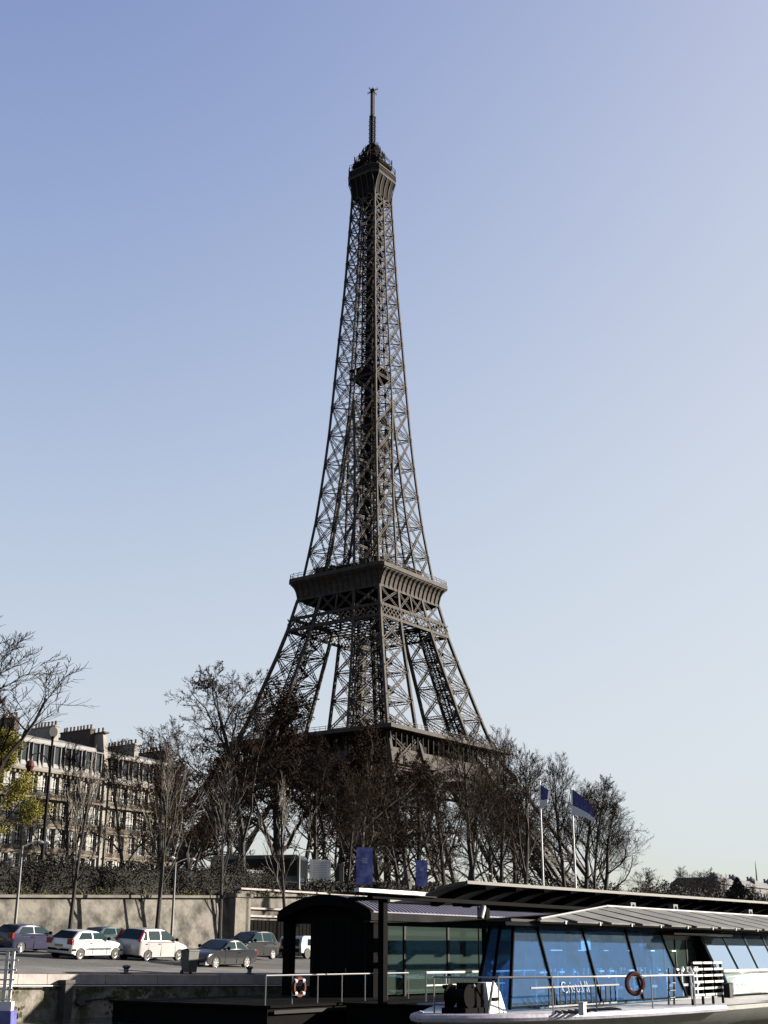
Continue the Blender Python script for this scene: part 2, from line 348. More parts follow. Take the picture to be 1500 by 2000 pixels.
# ---------------------------------------------------------------- the iron tower
TT, TMm = 340.8, 256.4
TB = 7.5                                         # ground level under the tower
tower = thing('lattice_tower', 'huge brown wrought iron lattice tower with three platforms and an antenna on top', 'tower', TT, TMm, TB)
ZS = [0, 57.6, 62, 76, 86.5, 100, 106, 112, 119.6, 138, 150, 166.3, 180, 198, 213, 230, 251, 271]
HS = [62.4, 31.4, 29.6, 25.8, 22.7, 19.2, 17.95, 16.9, 15.8, 13.45, 12.3, 10.9, 10.05, 9.05, 8.2, 7.15, 6.25, 5.4]
def ho(z): return float(np.interp(z, ZS, HS))
ZI = [0, 57.6, 63, 100, 109, 119, 140, 160, 182]
HI = [37.4, 15.9, 14.7, 8.4, 7.0, 5.5, 3.6, 1.9, 0.0]
def hi(z): return float(np.interp(z, ZI, HI))
def latt(mb, p, q, n, w=.9, fl=.2, lace=.11, step=None, th=.16):
    """open-work girder from p to q lying in the plane with normal n"""
    p = np.asarray(p, float); q = np.asarray(q, float); d = q-p; L = np.linalg.norm(d); d = d/L; s = nrm(np.cross(d, n))*(w/2-fl/2)
    mb.beam(p+s, q+s, fl, th, n); mb.beam(p-s, q-s, fl, th, n)
    k = max(2, int(round(L/(step or w*1.15))))
    for i in range(k):
        a, b = p+d*L*i/k, p+d*L*(i+1)/k; sg = 1 if i % 2 else -1
        mb.beam(a+s*sg, b-s*sg, lace, th*.6, n)
def ring4(z, h): return [(-h, -h, z), (h, -h, z), (h, h, z), (-h, h, z)]
def solid(mb, p, q, w, n): mb.beam(p, q, w, w*.8, n)
def pillar(sx, sy, zs, w, dw, name, par, fl=.2, gusset=1.0, lift=True):
    mb = MB(); ch = mb
    def P(a, b, z):
        return np.array([sx*(ho(z) if a else hi(z)), sy*(ho(z) if b else hi(z)), z])
    for a in (0, 1):
        for b in (0, 1):
            if not a and not b and zs[0] > 150: pass
            for z0, z1 in zip(zs[:-1], zs[1:]):
                ch.beam(P(a, b, z0), P(a, b, z1), w, w, (sx, sy*.01, 0))
    faces = [((1, 0), (1, 1), (sx, 0, 0)), ((0, 1), (1, 1), (0, sy, 0)), ((0, 0), (0, 1), (sx, 0, 0)), ((0, 0), (1, 0), (0, sy, 0))]
    for z0, z1 in zip(zs[:-1], zs[1:]):
        for (A, B, n) in faces:
            n = np.array(n, float)
            p0, p1, q0, q1 = P(*A, z0), P(*A, z1), P(*B, z0), P(*B, z1)
            latt(mb, p0, q1, n, dw, fl); latt(mb, q0, p1, n, dw, fl)
            latt(mb, p1, q1, n, dw*.9, fl)
            for c in (p0, q0):
                u = nrm(np.cross(n, [0, 0, 1]))
                for (cc) in (c,): mb.beam(cc-np.array([0, 0, gusset]), cc+np.array([0, 0, gusset]), gusset*1.1, .14, n)
        # floor diaphragm
        latt(mb, P(0, 0, z1), P(1, 1, z1), (0, 0, 1), dw*.8, fl*.8); latt(mb, P(1, 0, z1), P(0, 1, z1), (0, 0, 1), dw*.8, fl*.8)
    o = mb.build(name, M['iron'], par)
    if lift:
        lf = MB()
        for z0, z1 in zip(zs[:-1], zs[1:]):
            c0 = (P(0, 0, z0)+P(1, 1, z0))/2; c1 = (P(0, 0, z1)+P(1, 1, z1))/2
            for dx, dy in ((-1.6, -1.6), (1.6, -1.6), (1.6, 1.6), (-1.6, 1.6)):
                lf.beam(c0+[dx, dy, 0], c1+[dx, dy, 0], .45)
            for (dx, dy, ex, ey) in ((-1.6, -1.6, 1.6, -1.6), (1.6, -1.6, 1.6, 1.6), (1.6, 1.6, -1.6, 1.6), (-1.6, 1.6, -1.6, -1.6)):
                for i in range(4):
                    a = c0+(c1-c0)*i/4; b = c0+(c1-c0)*(i+1)/4
                    lf.beam(a+[dx, dy, 0], b+[ex, ey, 0], .2); lf.beam(b+[dx, dy, 0], b+[ex, ey, 0], .28)
            for i in range(3):                       # stair flights winding inside
                a = c0+(c1-c0)*i/3; b = c0+(c1-c0)*(i+1)/3; s1 = 1 if i % 2 else -1
                lf.beam(a+[3.2*s1, -2.6, 0], b+[-3.2*s1, -2.6, 0], .9, .5)
        lf.build('lift_shaft', M['iron_shade'], o)
    return o
for sx in (-1, 1):
    for sy in (-1, 1):
        pillar(sx, sy, [0, 12, 24, 35, 46, 57.6], 1.1, 1.3, 'lower_pillar', tower, .3)
        pillar(sx, sy, [59.3, 69.5, 79.5, 89, 98], .95, 1.15, 'middle_pillar', tower, .27, .9)
        fo = MB(); c = (37.4+62.4)/2
        fo.box(sx*c-14, sx*c+14, sy*c-14, sy*c+14, -1, 2.6); fo.box(sx*c-13, sx*c+13, sy*c-13, sy*c+13, 2.6, 4)
        fo.build('masonry_foot', M['stone'], tower)
# arches between the feet
for k in range(4):
    mb = MB(); ca, sa = [(1, 0), (0, 1), (-1, 0), (0, -1)][k]
    def Q(x, y, z): return np.array([x*ca-y*sa, x*sa+y*ca, z])
    N = 36; prev = None; n = Q(0, -1, 0)
    for i in range(N+1):
        a = PI*i/N; pts = []
        for rr_ in (37.0, 40.5):
            x = rr_*math.cos(a); z = 10+rr_*math.sin(a)*.97; y = -(ho(max(z, 0))-.5); pts.append(Q(x, y, z))
        if prev:
            mb.beam(prev[0], pts[0], .9, .9, n); mb.beam(prev[1], pts[1], .8, .9, n); mb.beam(prev[0], pts[1], .3, .3, n); mb.beam(prev[1], pts[0], .3, .3, n)
        mb.beam(pts[0], pts[1], .35, .35, n); prev = pts
    mb.build('arch', M['iron'], tower)
# cornice helper: closed ring with cut corners, profile (half width, z, chamfer)
def oct_ring(h, z, c):
    return [(-h+c, -h, z), (h-c, -h, z), (h, -h+c, z), (h, h-c, z), (h-c, h, z), (-h+c, h, z), (-h, h-c, z), (-h, -h+c, z)]
def ring_loft(mb, prof): mb.grid([oct_ring(*p) for p in prof], closed=True)
def ribs(mb, prof, step, w, out=.25):
    for k in range(4):
        ca, sa = [(1, 0), (0, 1), (-1, 0), (0, -1)][k]
        hmin = prof[0][0]; cnt = int(2*hmin/step)
        for i in range(cnt+1):
            x = -hmin+2*hmin*i/cnt
            for (a, b) in zip(prof[:-1], prof[1:]):
                p = (x, -(a[0]+out), a[1]); q_ = (x, -(b[0]+out), b[1])
                P_ = [(v[0]*ca-v[1]*sa, v[0]*sa+v[1]*ca, v[2]) for v in (p, q_)]
                mb.beam(P_[0], P_[1], w, .5, (sa, -ca, 0) if False else (-sa*-1, -ca, 0))
def railing(mb, h, z, c, ht=1.3, step=1.4, r=.07):
    for zz in (z+ht*.5, z+ht):
        P_ = oct_ring(h, zz, c)
        for i in range(8): mb.beam(P_[i], P_[(i+1) % 8], r*1.4)
    P_ = [np.array(p) for p in oct_ring(h, z, c)]
    for i in range(8):
        a, b = P_[i], P_[(i+1) % 8]; L = np.linalg.norm(b-a); k = max(1, int(L/step))
        for j in range(k): p = a+(b-a)*j/k; mb.beam(p, p+[0, 0, ht], r)
def face_truss(mb, z0, z1, hz0, hz1, xs_of_z, lat, w=.55, dw=.5):
    for k in range(4):
        ca, sa = [(1, 0), (0, 1), (-1, 0), (0, -1)][k]
        def Q(x, y, z): return np.array([x*ca-y*sa, x*sa+y*ca, z])
        n = Q(0, -1, 0)
        X0, X1 = xs_of_z(z0), xs_of_z(z1)
        mb.beam(Q(-hz0, -hz0, z0), Q(hz0, -hz0, z0), w*1.2, w, n); mb.beam(Q(-hz1, -hz1, z1), Q(hz1, -hz1, z1), w*1.2, w, n)
        if lat:
            cell = (z1-z0)/2; cnt = int(2*hz0/cell)
            for i in range(cnt+1):
                for s1 in (1, -1):
                    for half in (0, 1):
                        xa = -hz0+2*hz0*i/cnt; za, zb = (z0, z0+cell) if not half else (z0+cell, z1)
                        xb = xa+s1*2*hz0/cnt
                        if abs(xb) > hz0+.1: continue
                        mb.beam(Q(xa, -hz0, za), Q(xb, -hz0, zb), .3, .2, n)
        else:
            for (a0, b0, a1, b1) in zip(X0[:-1], X0[1:], X1[:-1], X1[1:]):
                latt(mb, Q(a0, -hz0, z0), Q(b1, -hz1, z1), n, dw, .16); latt(mb, Q(b0, -hz0, z0), Q(a1, -hz1, z1), n, dw, .16)
                mb.beam(Q(a0, -hz0, z0), Q(a1, -hz1, z1), .6, .4, n)
# first platform
fp = MB(); ring_loft(fp, [(33.6, 48.2, .2), (33.8, 52.4, .2), (33.0, 52.6, .2), (33.0, 52.9, .2)])
fp.build('frieze', M['iron'], tower)
fp = MB(); fp.box(-35.4, 35.4, -35.4, 35.4, 58.2, 59.4); fp.box(-33.5, 33.5, -33.5, 33.5, 52.2, 52.8)
fo = fp.build('first_platform', M['iron'], tower)
fp = MB()
for k in range(4):
    ca, sa = [(1, 0), (0, 1), (-1, 0), (0, -1)][k]
    for i in range(24):
        x = -33+i*66/23; fp.beam((x*ca+33.2*sa, x*sa-33.2*ca, 52.9), (x*ca+33.2*sa, x*sa-33.2*ca, 58.2), .45)
    for (x0, x1) in ((-22, -9), (9, 22)):
        c = [(x0*ca+22*sa, x0*sa-22*ca), (x1*ca+30*sa, x1*sa-30*ca)]
        fp.box(min(c[0][0], c[1][0]), max(c[0][0], c[1][0]), min(c[0][1], c[1][1]), max(c[0][1], c[1][1]), 52.9, 58)
fp.build('arcade', M['iron_shade'], fo)
rl = MB(); railing(rl, 35.2, 59.4, .2, 1.3, 2.2, .09); rl.build('railing', M['iron'], fo)
# second platform
def X2(z): h, i = ho(z), hi(z); return [-h, -i, 0, i, h]
def X2b(z): h, i = ho(z), hi(z); return [-h, -i, -i*.0, i, h]
mb = MB(); face_truss(mb, 102.4, 109.2, ho(102.4), ho(109.2), X2, False, .7, .8)
for z in (102.4, 109.2):
    i = ho(z)
tr = mb.build('cross_truss', M['iron'], tower)
mb = MB(); face_truss(mb, 98.2, 102.2, ho(98.2)+.1, ho(102.2)+.1, X2, True, .7)
for k in range(4):
    ca, sa = [(1, 0), (0, 1), (-1, 0), (0, -1)][k]
    for s_ in (-1, 1):
        x0, x1 = s_*hi(98), s_*hi(109.2); y0, y1 = -ho(98)-.15, -ho(109.2)-.15
        mb.beam((x0*ca-y0*sa, x0*sa+y0*ca, 98), (x1*ca-y1*sa, x1*sa+y1*ca, 109.2), 1.0, .5, (sa, -ca, 0))
        x0 = s_*ho(98); x1 = s_*ho(109.2)
        mb.beam((x0*ca-y0*sa, x0*sa+y0*ca, 98), (x1*ca-y1*sa, x1*sa+y1*ca, 109.2), .95, .6, (sa, -ca, 0))
mb.build('lattice_girder', M['iron'], tower)
mb = MB()                                        # dense floor beams under the second platform
for i in range(-5, 6):
    x = i*3.1; latt(mb, (x, -16.5, 108.6), (x, 16.5, 108.6), (1, 0, 0), 1.6, .3, .2); latt(mb, (-16.5, x, 108.4), (16.5, x, 108.4), (0, 1, 0), 1.6, .3, .2)
    latt(mb, (x, -17.5, 100.2), (x, 17.5, 100.2), (0, 0, 1), 1.0, .25, .2); latt(mb, (-17.5, x, 100.6), (17.5, x, 100.6), (0, 0, 1), 1.0, .25, .2)
mb.box(-16.3, 16.3, -16.3, 16.3, 109.6, 110)
mb.build('floor_beams', M['iron_shade'], tower)
cove = [(17.5, 109.2, .1), (17.8, 110.6, .3), (18.3, 112.2, .6), (19.1, 113.6, 1.0), (20.1, 114.6, 1.6), (20.1, 114.9, 1.6)]
mb = MB(); ring_loft(mb, cove); mb.build('cornice', M['iron'], tower)
for k in range(4):
    ca, sa = [(1, 0), (0, 1), (-1, 0), (0, -1)][k]
    for i in range(15):
        x = -17.2+i*34.4/14; mb = MB()
        for a, b in zip(cove[:-2], cove[1:-1]):
            y0, y1 = -(a[0]+.12), -(b[0]+.12)
            mb.beam((x*ca-y0*sa, x*sa+y0*ca, a[1]), (x*ca-y1*sa, x*sa+y1*ca, b[1]), .32, .5, (-sa, ca, 0))
        mb.build('bracket', M['iron'], tower)
mb = MB(); ring_loft(mb, [(20.1, 114.9, 1.6), (20.5, 114.95, 1.7), (20.5, 116.3, 1.7), (20.1, 116.35, 1.7), (4, 116.36, .5)])
ring_loft(mb, [(4, 114.9, .5), (20.1, 114.9, 1.6)])
sp = mb.build('second_platform', M['iron'], tower)
rl = MB(); railing(rl, 20.2, 116.35, 1.6, 1.5, 1.5, .08)
for k in range(4):
    ca, sa = [(1, 0), (0, 1), (-1, 0), (0, -1)][k]
    for i in range(15):
        x = -18+i*36/14; y = -20.2; rl.beam((x*ca-y*sa, x*sa+y*ca, 116.3), (x*ca-y*.96*sa, x*sa+y*.96*ca, 118.6), .1)
rl.build('railing', M['iron'], sp)
mb = MB()
for (x0, x1, y0, y1, z1) in ((-13, -5, -13.5, -6, 120.6), (5, 13, -13.5, -6, 120.9), (-13, -5, 6, 13.5, 120.6), (5, 13, 6, 13.5, 121), (-4, 4, -12.5, -10, 119.6), (-13, -10.5, -4, 4, 119.8)):
    mb.box(x0, x1, y0, y1, 116.4, z1); mb.box(x0-.4, x1+.4, y0-.4, y1+.4, z1, z1+.25)
mb.build('kiosk', M['iron_shade'], sp)
# upper shaft
zlo = [115, 126.4, 137.7, 148.9, 159.8, 171.0, 182]
for sx in (-1, 1):
    for sy in (-1, 1):
        pillar(sx, sy, zlo, .66, .9, 'upper_pillar', tower, .22, .8, lift=False)
for z in zlo[1:]:
    for k in range(4):
        ca, sa = [(1, 0), (0, 1), (-1, 0), (0, -1)][k]
        def Q(x, y, z): return np.array([x*ca-y*sa, x*sa+y*ca, z])
        if hi(z) < .1: continue
        for hh_ in (ho(z), hi(z)): mb = MB(); latt(mb, Q(-hi(z), -hh_, z), Q(hi(z), -hh_, z), Q(0, -1, 0), .7, .16); mb.build('tie_beam', M['iron'], tower)
zhi = [182, 191.5, 200.7, 209.6, 218.1, 226.3, 234.1, 241.6, 248.8, 255.7, 262.2, 268.4, 272.5]
mb = MB(); ch = mb
for z0, z1 in zip(zhi[:-1], zhi[1:]):
    h0, h1 = ho(z0), ho(z1)
    for sx in (-1, 1):
        for sy in (-1, 1): ch.beam((sx*h0, sy*h0, z0), (sx*h1, sy*h1, z1), .66)
    for k in range(4):
        ca, sa = [(1, 0), (0, 1), (-1, 0), (0, -1)][k]
        def Q(x, y, z): return np.array([x*ca-y*sa, x*sa+y*ca, z])
        n = Q(0, -1, 0); ch.beam(Q(0, -h0, z0), Q(0, -h1, z1), .5, .5, n)
        wd = .8*h0/10+.25
        for s_ in (-1, 1):
            latt(mb, Q(s_*h0, -h0, z0), Q(0, -h1, z1), n, wd, .21, .13); latt(mb, Q(0, -h0, z0), Q(s_*h1, -h1, z1), n, wd, .21, .13)
        latt(mb, Q(-h1, -h1, z1), Q(h1, -h1, z1), n, wd*.85, .16, .1)
        for x in (-h0, 0, h0): mb.beam(Q(x, -h0, z0-.7), Q(x, -h0, z0+.7), .85, .65, n)
        latt(mb, Q(0, -h1, z1), Q(h1, 0, z1), (0, 0, 1), .6, .16, .1)      # horizontal frame
    latt(mb, (-h1, -h1, z1), (h1, h1, z1), (0, 0, 1), .6, .16, .1); latt(mb, (h1, -h1, z1), (-h1, h1, z1), (0, 0, 1), .6, .16, .1)
us = mb.build('upper_shaft', M['iron'], tower)
mb = MB()                                        # lift guides and stair column in the middle
zz = np.arange(116.4, 270, 3.1)
for z0, z1 in zip(zz[:-1], zz[1:]):
    c = 2.3
    for x, y in ((-c, -c), (c, -c), (c, c), (-c, c)): mb.beam((x, y, z0), (x, y, z1), .42)
    for (a, b, d, e) in ((-c, -c, c, -c), (c, -c, c, c), (c, c, -c, c), (-c, c, -c, -c)):
        mb.beam((a, b, z0), (d, e, z1), .22); mb.beam((d, e, z0), (a, b, z1), .22); mb.beam((a, b, z1), (d, e, z1), .3)
    mb.beam((-1.2, 0, z0), (1.2, 0, z1), 1.3, .35); mb.beam((0, -1.9, z0), (0, -1.9, z1), .5)
    mb.beam((0, 1.9, z0), (0, 1.9, z1), .5)
    mb.box(-2.2, 2.2, -.06, .06, z0+.35, z1-.15); mb.box(-.06, .06, -2.2, 2.2, z0+.3, z1-.1)  # solid dark plates added to make the see-through core read black
mb.build('central_lift_shaft', M['iron_shade'], tower)
mb = MB(); mb.box(-5.7, 5.7, -5.7, 5.7, 193.8, 194.2); mb.box(-5.5, 5.5, -5.5, 5.5, 197.4, 197.7); mb.box(-4.3, 4.3, -4.3, 4.3, 194.1, 197.6)
for k in range(4):
    ca, sa = [(1, 0), (0, 1), (-1, 0), (0, -1)][k]
    for i in range(9):
        x = -5.4+i*1.35; mb.beam((x*ca+5.5*sa, x*sa-5.5*ca, 194), (x*ca+5.5*sa, x*sa-5.5*ca, 197.6), .18)
mb.build('intermediate_platform', M['iron_shade'], tower)
# third platform, campanile and antennas
mb = MB()
ring_loft(mb, [(5.5, 270.6, .3), (5.65, 272.6, .6), (6.0, 274.6, 1.0), (6.6, 276.6, 1.5), (7.3, 278.2, 2.0), (7.4, 278.3, 2.0)])
mb.build('top_cornice', M['iron_shade'], tower)
for k in range(4):
    ca, sa = [(1, 0), (0, 1), (-1, 0), (0, -1)][k]
    for x in (-5.35, -2.6, 0, 2.6, 5.35):
        mb = MB()
        for (a, b) in (((5.6, 270.4), (5.8, 272.8)), ((5.8, 272.8), (6.25, 275)), ((6.25, 275), (7.4, 278.2))):
            y0, y1 = -(a[0]+.05), -(b[0]+.05); mb.beam((x*ca-y0*sa, x*sa+y0*ca, a[1]), (x*ca-y1*sa, x*sa+y1*ca, b[1]), .25, .3, (-sa, ca, 0))
        mb.build('bracket', M['iron'], tower)
mb = MB(); ring_loft(mb, [(3, 278.3, 1), (7.5, 278.3, 2.1), (7.5, 278.9, 2.1), (7.3, 278.95, 2.1), (7.3, 279.6, 2.1), (7.35, 281.6, 2.1), (7.5, 281.7, 2.1), (7.5, 282.2, 2.1), (3, 282.3, 1)])
tp = mb.build('third_platform', M['iron'], tower)
mb = MB(); railing(mb, 7.45, 282.2, 2.1, 2.6, .8, .09); railing(mb, 7.52, 279.2, 2.1, 2.3, .9, .12)
mb.build('railing', M['iron_shade'], tp)
mb = MB(); ring_loft(mb, [(5.2, 282.3, 1.4), (5.2, 285.2, 1.4), (6.3, 285.5, 1.8), (6.3, 286.1, 1.8), (4.6, 286.3, 1.3), (4.2, 288.4, 1.2), (3.0, 290.3, .9), (2.4, 292.5, .7), (2.0, 295.2, .6), (1.7, 296, .5), (.2, 296.1, .1)])
cp = mb.build('campanile', M['iron_shade'], tower)
mb = MB(); rr = random.Random(8)
for i in range(90):
    a = rr.uniform(0, 2*PI); k = rr.random(); rad = 7.3*(1-k)+2.2*k+rr.uniform(-.4, .4); z = 285.6*(1-k)+295*k
    x, y = rad*math.cos(a), rad*math.sin(a)
    mb.beam((x, y, z-1.2), (x, y, z+rr.uniform(.8, 2.3)), .13)
    if rr.random() < .5: mb.lathe([(0.02, -.1), (.55, 0), (.55, .18), (.02, .22)], 10, (x, y, z+rr.uniform(-.5, .6)), rr.choice('xy'))
for k in range(8):
    a = PI/8+k*PI/4
    for z, r0, r1 in ((284.2, 5, 8.0), (286.4, 4.5, 8.0)):
        mb.beam((r0*math.cos(a), r0*math.sin(a), z), (r1*math.cos(a), r1*math.sin(a), z), .2)
    mb.beam((7.95*math.cos(a), 7.95*math.sin(a), 283.4), (7.95*math.cos(a), 7.95*math.sin(a), 288), .28)
    mb.beam((8.0*math.cos(a), 8.0*math.sin(a), 286.4), (2.2*math.cos(a), 2.2*math.sin(a), 295.5), .2)
    mb.beam((4.6*math.cos(a), 4.6*math.sin(a), 290.6), (3.4*math.cos(a+.78), 3.4*math.sin(a+.78), 292.6), .2)
for r_, z in ((7.0, 287.3), (5.6, 289.6), (4.2, 291.6), (2.9, 294.0)):
    pts = [(r_*math.cos(a), r_*math.sin(a), z) for a in np.linspace(0, 2*PI, 13)]
    for a, b in zip(pts[:-1], pts[1:]): mb.beam(a, b, .14)
mb.build('aerial_cluster', M['iron_shade'], tp)
mb = MB()
for x, y in ((-.75, -.75), (.75, -.75), (.75, .75), (-.75, .75)): mb.beam((x, y, 295.5), (x, y, 310), .3)
mb.box(-.55, .55, -.55, .55, 295.5, 309.8); mb.lathe([(1.1, 295.8), (1.15, 296.6), (.8, 297.4)], 10); mb.lathe([(.9, 309.4), (1.0, 309.9), (.6, 310.2)], 10)
an = mb.build('antenna_mast', M['darkgrey'], tower)
mb = MB()
for i in range(13):
    z = 297.6+i*.95
    for a in (0, PI/2, PI, 1.5*PI):
        L = 1.75 if i % 2 else 1.5
        mb.beam((.6*math.cos(a), .6*math.sin(a), z), (L*math.cos(a), L*math.sin(a), z), .16); mb.beam((L*math.cos(a), L*math.sin(a), z-.3), (L*math.cos(a), L*math.sin(a), z+.3), .14)
mb.build('dipole', M['darkgrey'], an)
mb = MB()
for x, y in ((-.5, -.5), (.5, -.5), (.5, .5), (-.5, .5)): mb.beam((x, y, 310), (x, y, 321.2), .24)
for i in range(12):
    z = 310+i*.93
    for (a, b, d, e) in ((-.5, -.5, .5, -.5), (.5, -.5, .5, .5), (.5, .5, -.5, .5), (-.5, .5, -.5, -.5)): mb.beam((a, b, z), (d, e, z+.93), .14); mb.beam((a, b, z), (d, e, z), .16)
mb.build('top_mast', M['iron'], an)
mb = MB(); mb.lathe([(.3, 320.7), (1.0, 321.2), (1.1, 322.2), (.7, 322.8), (.15, 323.2), (.08, 324)], 10)
for a in (PHI*0+.0, PI/2, PI, 1.5*PI):
    mb.beam((.9*math.cos(a), .9*math.sin(a), 321.9), (2.5*math.cos(a), 2.5*math.sin(a), 321.9), .22)
    for r_ in (1.6, 2.4): mb.beam((r_*math.cos(a), r_*math.sin(a), 321.3), (r_*math.cos(a), r_*math.sin(a), 322.6), .16)
mb.build('aerial_cross', M['darkgrey'], an)
# ---------------------------------------------------------------- bare trees
def gen_tree(seed, H, trunk=.25, lean=(0, 0), ang=(28, 48), kids=(8, 6, 6, 5), ratio=(.62, .55, .52, .5), up=.25, r0=.3, twr=.014, wig=.16, levels=4, fork=1, cone=.0, droop=0):
    rg = np.random.default_rng(seed); segs = [[], []]
    def grow(p, d, L, r, lv):
        n = (9, 6, 4, 3, 3)[lv]; q = p.copy(); dd = d.copy(); pos = []
        rend = r*(.38 if lv == 0 else .3)
        for i in range(n):
            t0, t1 = i/n, (i+1)/n; w = wig*(.35 if lv == 0 else 1)
            g = np.array([0, 0, up*(1 if lv else .3)-(droop if lv >= 2 else 0)])
            dd = nrm(dd+rg.normal(0, w, 3)+g*.33); q2 = q+dd*L/n
            segs[0 if lv <= 1 else 1].append((*q, *q2, max(r+(rend-r)*t0, twr*.6), max(r+(rend-r)*t1, twr*.5), lv))
            pos.append((q.copy(), q2.copy(), dd.copy(), t0)); q = q2
        if lv >= levels: return
        k = kids[lv]; s0 = trunk if lv == 0 else .22
        for j in range(k+(1 if lv == 0 else 0)):
            t = s0+(1-s0)*(j+rg.uniform(.1, .9))/k
            if lv == 0 and j == k: t = .999
            t = min(t, .999); i = min(int(t*n), n-1); a, b, dr, _ = pos[i]; pp = a+(b-a)*(t*n-i)
            az = rg.uniform(0, 2*PI) if lv else (j*2.4+rg.uniform(-.4, .4))
            e1 = nrm(np.cross(dr, [.3, .2, 1.])); e2 = np.cross(dr, e1); an = R(rg.uniform(*ang))
            if lv == 0: an *= 1.15-.75*((t-s0)/(1-s0))
            nd = nrm(dr*math.cos(an)+(e1*math.cos(az)+e2*math.sin(az))*math.sin(an))
            f = ratio[lv]*rg.uniform(.75, 1.15)
            if lv == 0: f *= (1.08-.62*((t-s0)/(1-s0)))*(1 if not cone else 1)
            else: f *= 1.15-.5*t
            grow(pp, nd, L*f, max((r+(rend-r)*t)*rg.uniform(.42, .62), twr), lv+1)
    d0 = nrm(np.array([lean[0], lean[1], 1.])); grow(np.zeros(3), d0, H*.82, r0, 0)
    zmax = max(s[5] for s in segs[1]); sc = H/zmax
    return [np.array(s) for s in segs], sc
def tree_meshes(seed, H, leaves=0, spread=.06, leafmat=None, leafsize=.09, leaf_z=(0, 1), barkm='bark', twigm='twig', **kw):
    S, sc = gen_tree(seed, H, **kw); out = []
    for i, s in enumerate(S):
        mb = MB(); lo = s
        if i == 0:
            big = s[:, 8] == 0; mb.frustums(s[big, 0:3]*sc, s[big, 3:6]*sc, s[big, 6]*1.0, s[big, 7]*1.0, 8)
            big = ~big; mb.frustums(s[big, 0:3]*sc, s[big, 3:6]*sc, s[big, 6], s[big, 7], 5)
            # root flare
            mb.lathe([(kw.get('r0', .3)*1.45, -.6), (kw.get('r0', .3)*1.3, .0), (kw.get('r0', .3)*1.02, .5)], 9)
        else: mb.frustums(s[:, 0:3]*sc, s[:, 3:6]*sc, s[:, 6], s[:, 7], 3)
        out.append((mb.mesh('trunk' if i == 0 else 'crown'), M[barkm] if i == 0 else M[twigm]))
    if leaves:
        rg = np.random.default_rng(seed+99); s = S[1]; s = s[s[:, 8] >= 3]; z = s[:, 5]*sc/H; s = s[(z >= leaf_z[0]) & (z <= leaf_z[1])]
        idx = rg.integers(0, len(s), leaves); c = (s[idx, 0:3]+(s[idx, 3:6]-s[idx, 0:3])*rg.random((leaves, 1)))*sc+rg.normal(0, spread, (leaves, 3))
        a = rg.normal(0, 1, (leaves, 3)); a /= np.linalg.norm(a, axis=1)[:, None]; b = np.cross(a, rg.normal(0, 1, (leaves, 3))); b /= np.linalg.norm(b, axis=1)[:, None]
        sz = leafsize*rg.uniform(.6, 1.4, (leaves, 1)); V = np.stack([c-a*sz, c+b*sz*.6, c+a*sz, c-b*sz*.6], 1).reshape(-1, 3)
        mb = MB(); mb.v.append(V); mb.n = len(V); mb.f = [(4*i, 4*i+1, 4*i+2, 4*i+3) for i in range(leaves)]
        out.append((mb.mesh('leaves'), M[leafmat]))
    for me, m in out: me.materials.append(m)
    return [me for me, m in out]
def put_tree(name, meshes, label, t, m, z, rz, scale, group, cat='tree'):
    o = thing(name, label, cat, t, m, z, rz, group); o.scale = (scale,)*3 if not hasattr(scale, '__len__') else scale
    for me, nm in zip(meshes, ('trunk', 'crown', 'leaves')):
        c = bpy.data.objects.new(nm, me); COL.objects.link(c); c.parent = o
    return o
PK = dict(kids=(11, 8, 7, 6), ratio=(.58, .56, .52, .50), ang=(28, 54), up=.20, r0=.36, trunk=.17, twr=.021)
plane = [tree_meshes(s, 22, leaves=5000, leafmat='leaf_brown', leafsize=.075, **PK) for s in (11, 12, 13)]
plane_bare = [tree_meshes(s, 22, **dict(PK, ang=(24, 44), up=.3)) for s in (21, 22)]
brown = [tree_meshes(s, 18, leaves=9000, leafmat='leaf_brown', leafsize=.10, **dict(PK, kids=(12, 8, 7, 5))) for s in (31, 32)]
YK = dict(kids=(10, 5, 4, 3), ratio=(.52, .5, .5, .5), ang=(18, 36), up=.40, r0=.19, trunk=.30, twr=.013, wig=.11, levels=3)
young = [tree_meshes(s, 13, barkm='bark', twigm='pale' if 0 else 'bark_pale', **YK) for s in (41, 42, 43)]
def tree_at(kind, px, m, top, label, rz, sx=1.0, name='bare_tree', group='bare trees along the street', H=22):
    t, mm, z = at_m(px, top, m); g = land_z(t, mm); s = (z-g)/H
    return put_tree(name, kind, label, t, mm, g-.1, rz, (s*sx, s*sx, s), group)
# ---------------------------------------------------------------- planting
ST = 'bare trees along the street above the quay'
tree_at(plane[0], 492, 82, 1300, 'tall spreading bare tree left of the tower, its crown against the sky', .4, 1.15, group=ST)
tree_at(brown[0], 552, 84, 1335, 'bushy tree with brown leaves rising in front of the tower\'s left leg', 1.4, 1.1, group=ST, H=18)
tree_at(plane[1], 330, 78, 1395, 'round-headed bare tree at the right end of the stone apartment houses', 2.2, .95, group=ST)
tree_at(plane[2], 262, 80, 1442, 'small bare tree in front of the right-hand apartment house', 3.0, .9, group=ST)
tree_at(plane[0], 620, 80, 1412, 'bare tree directly left of the tower\'s front corner', 5.0, .9, group=ST)
tree_at(brown[1], 705, 78, 1392, 'rust-brown leafy tree in front of the tower\'s front corner', .2, 1.05, group=ST, H=18)
tree_at(plane[1], 680, 68, 1500, 'bare tree with a leaning forked trunk beside the large blue banner', 3.6, .9, group=ST)
tree_at(plane[2], 782, 80, 1450, 'bare tree between the two blue banners', 2.7, .9, group=ST)
tree_at(plane[1], 868, 78, 1442, 'thick bare tree behind the left tip of the long canopy', .6, .95, group=ST)
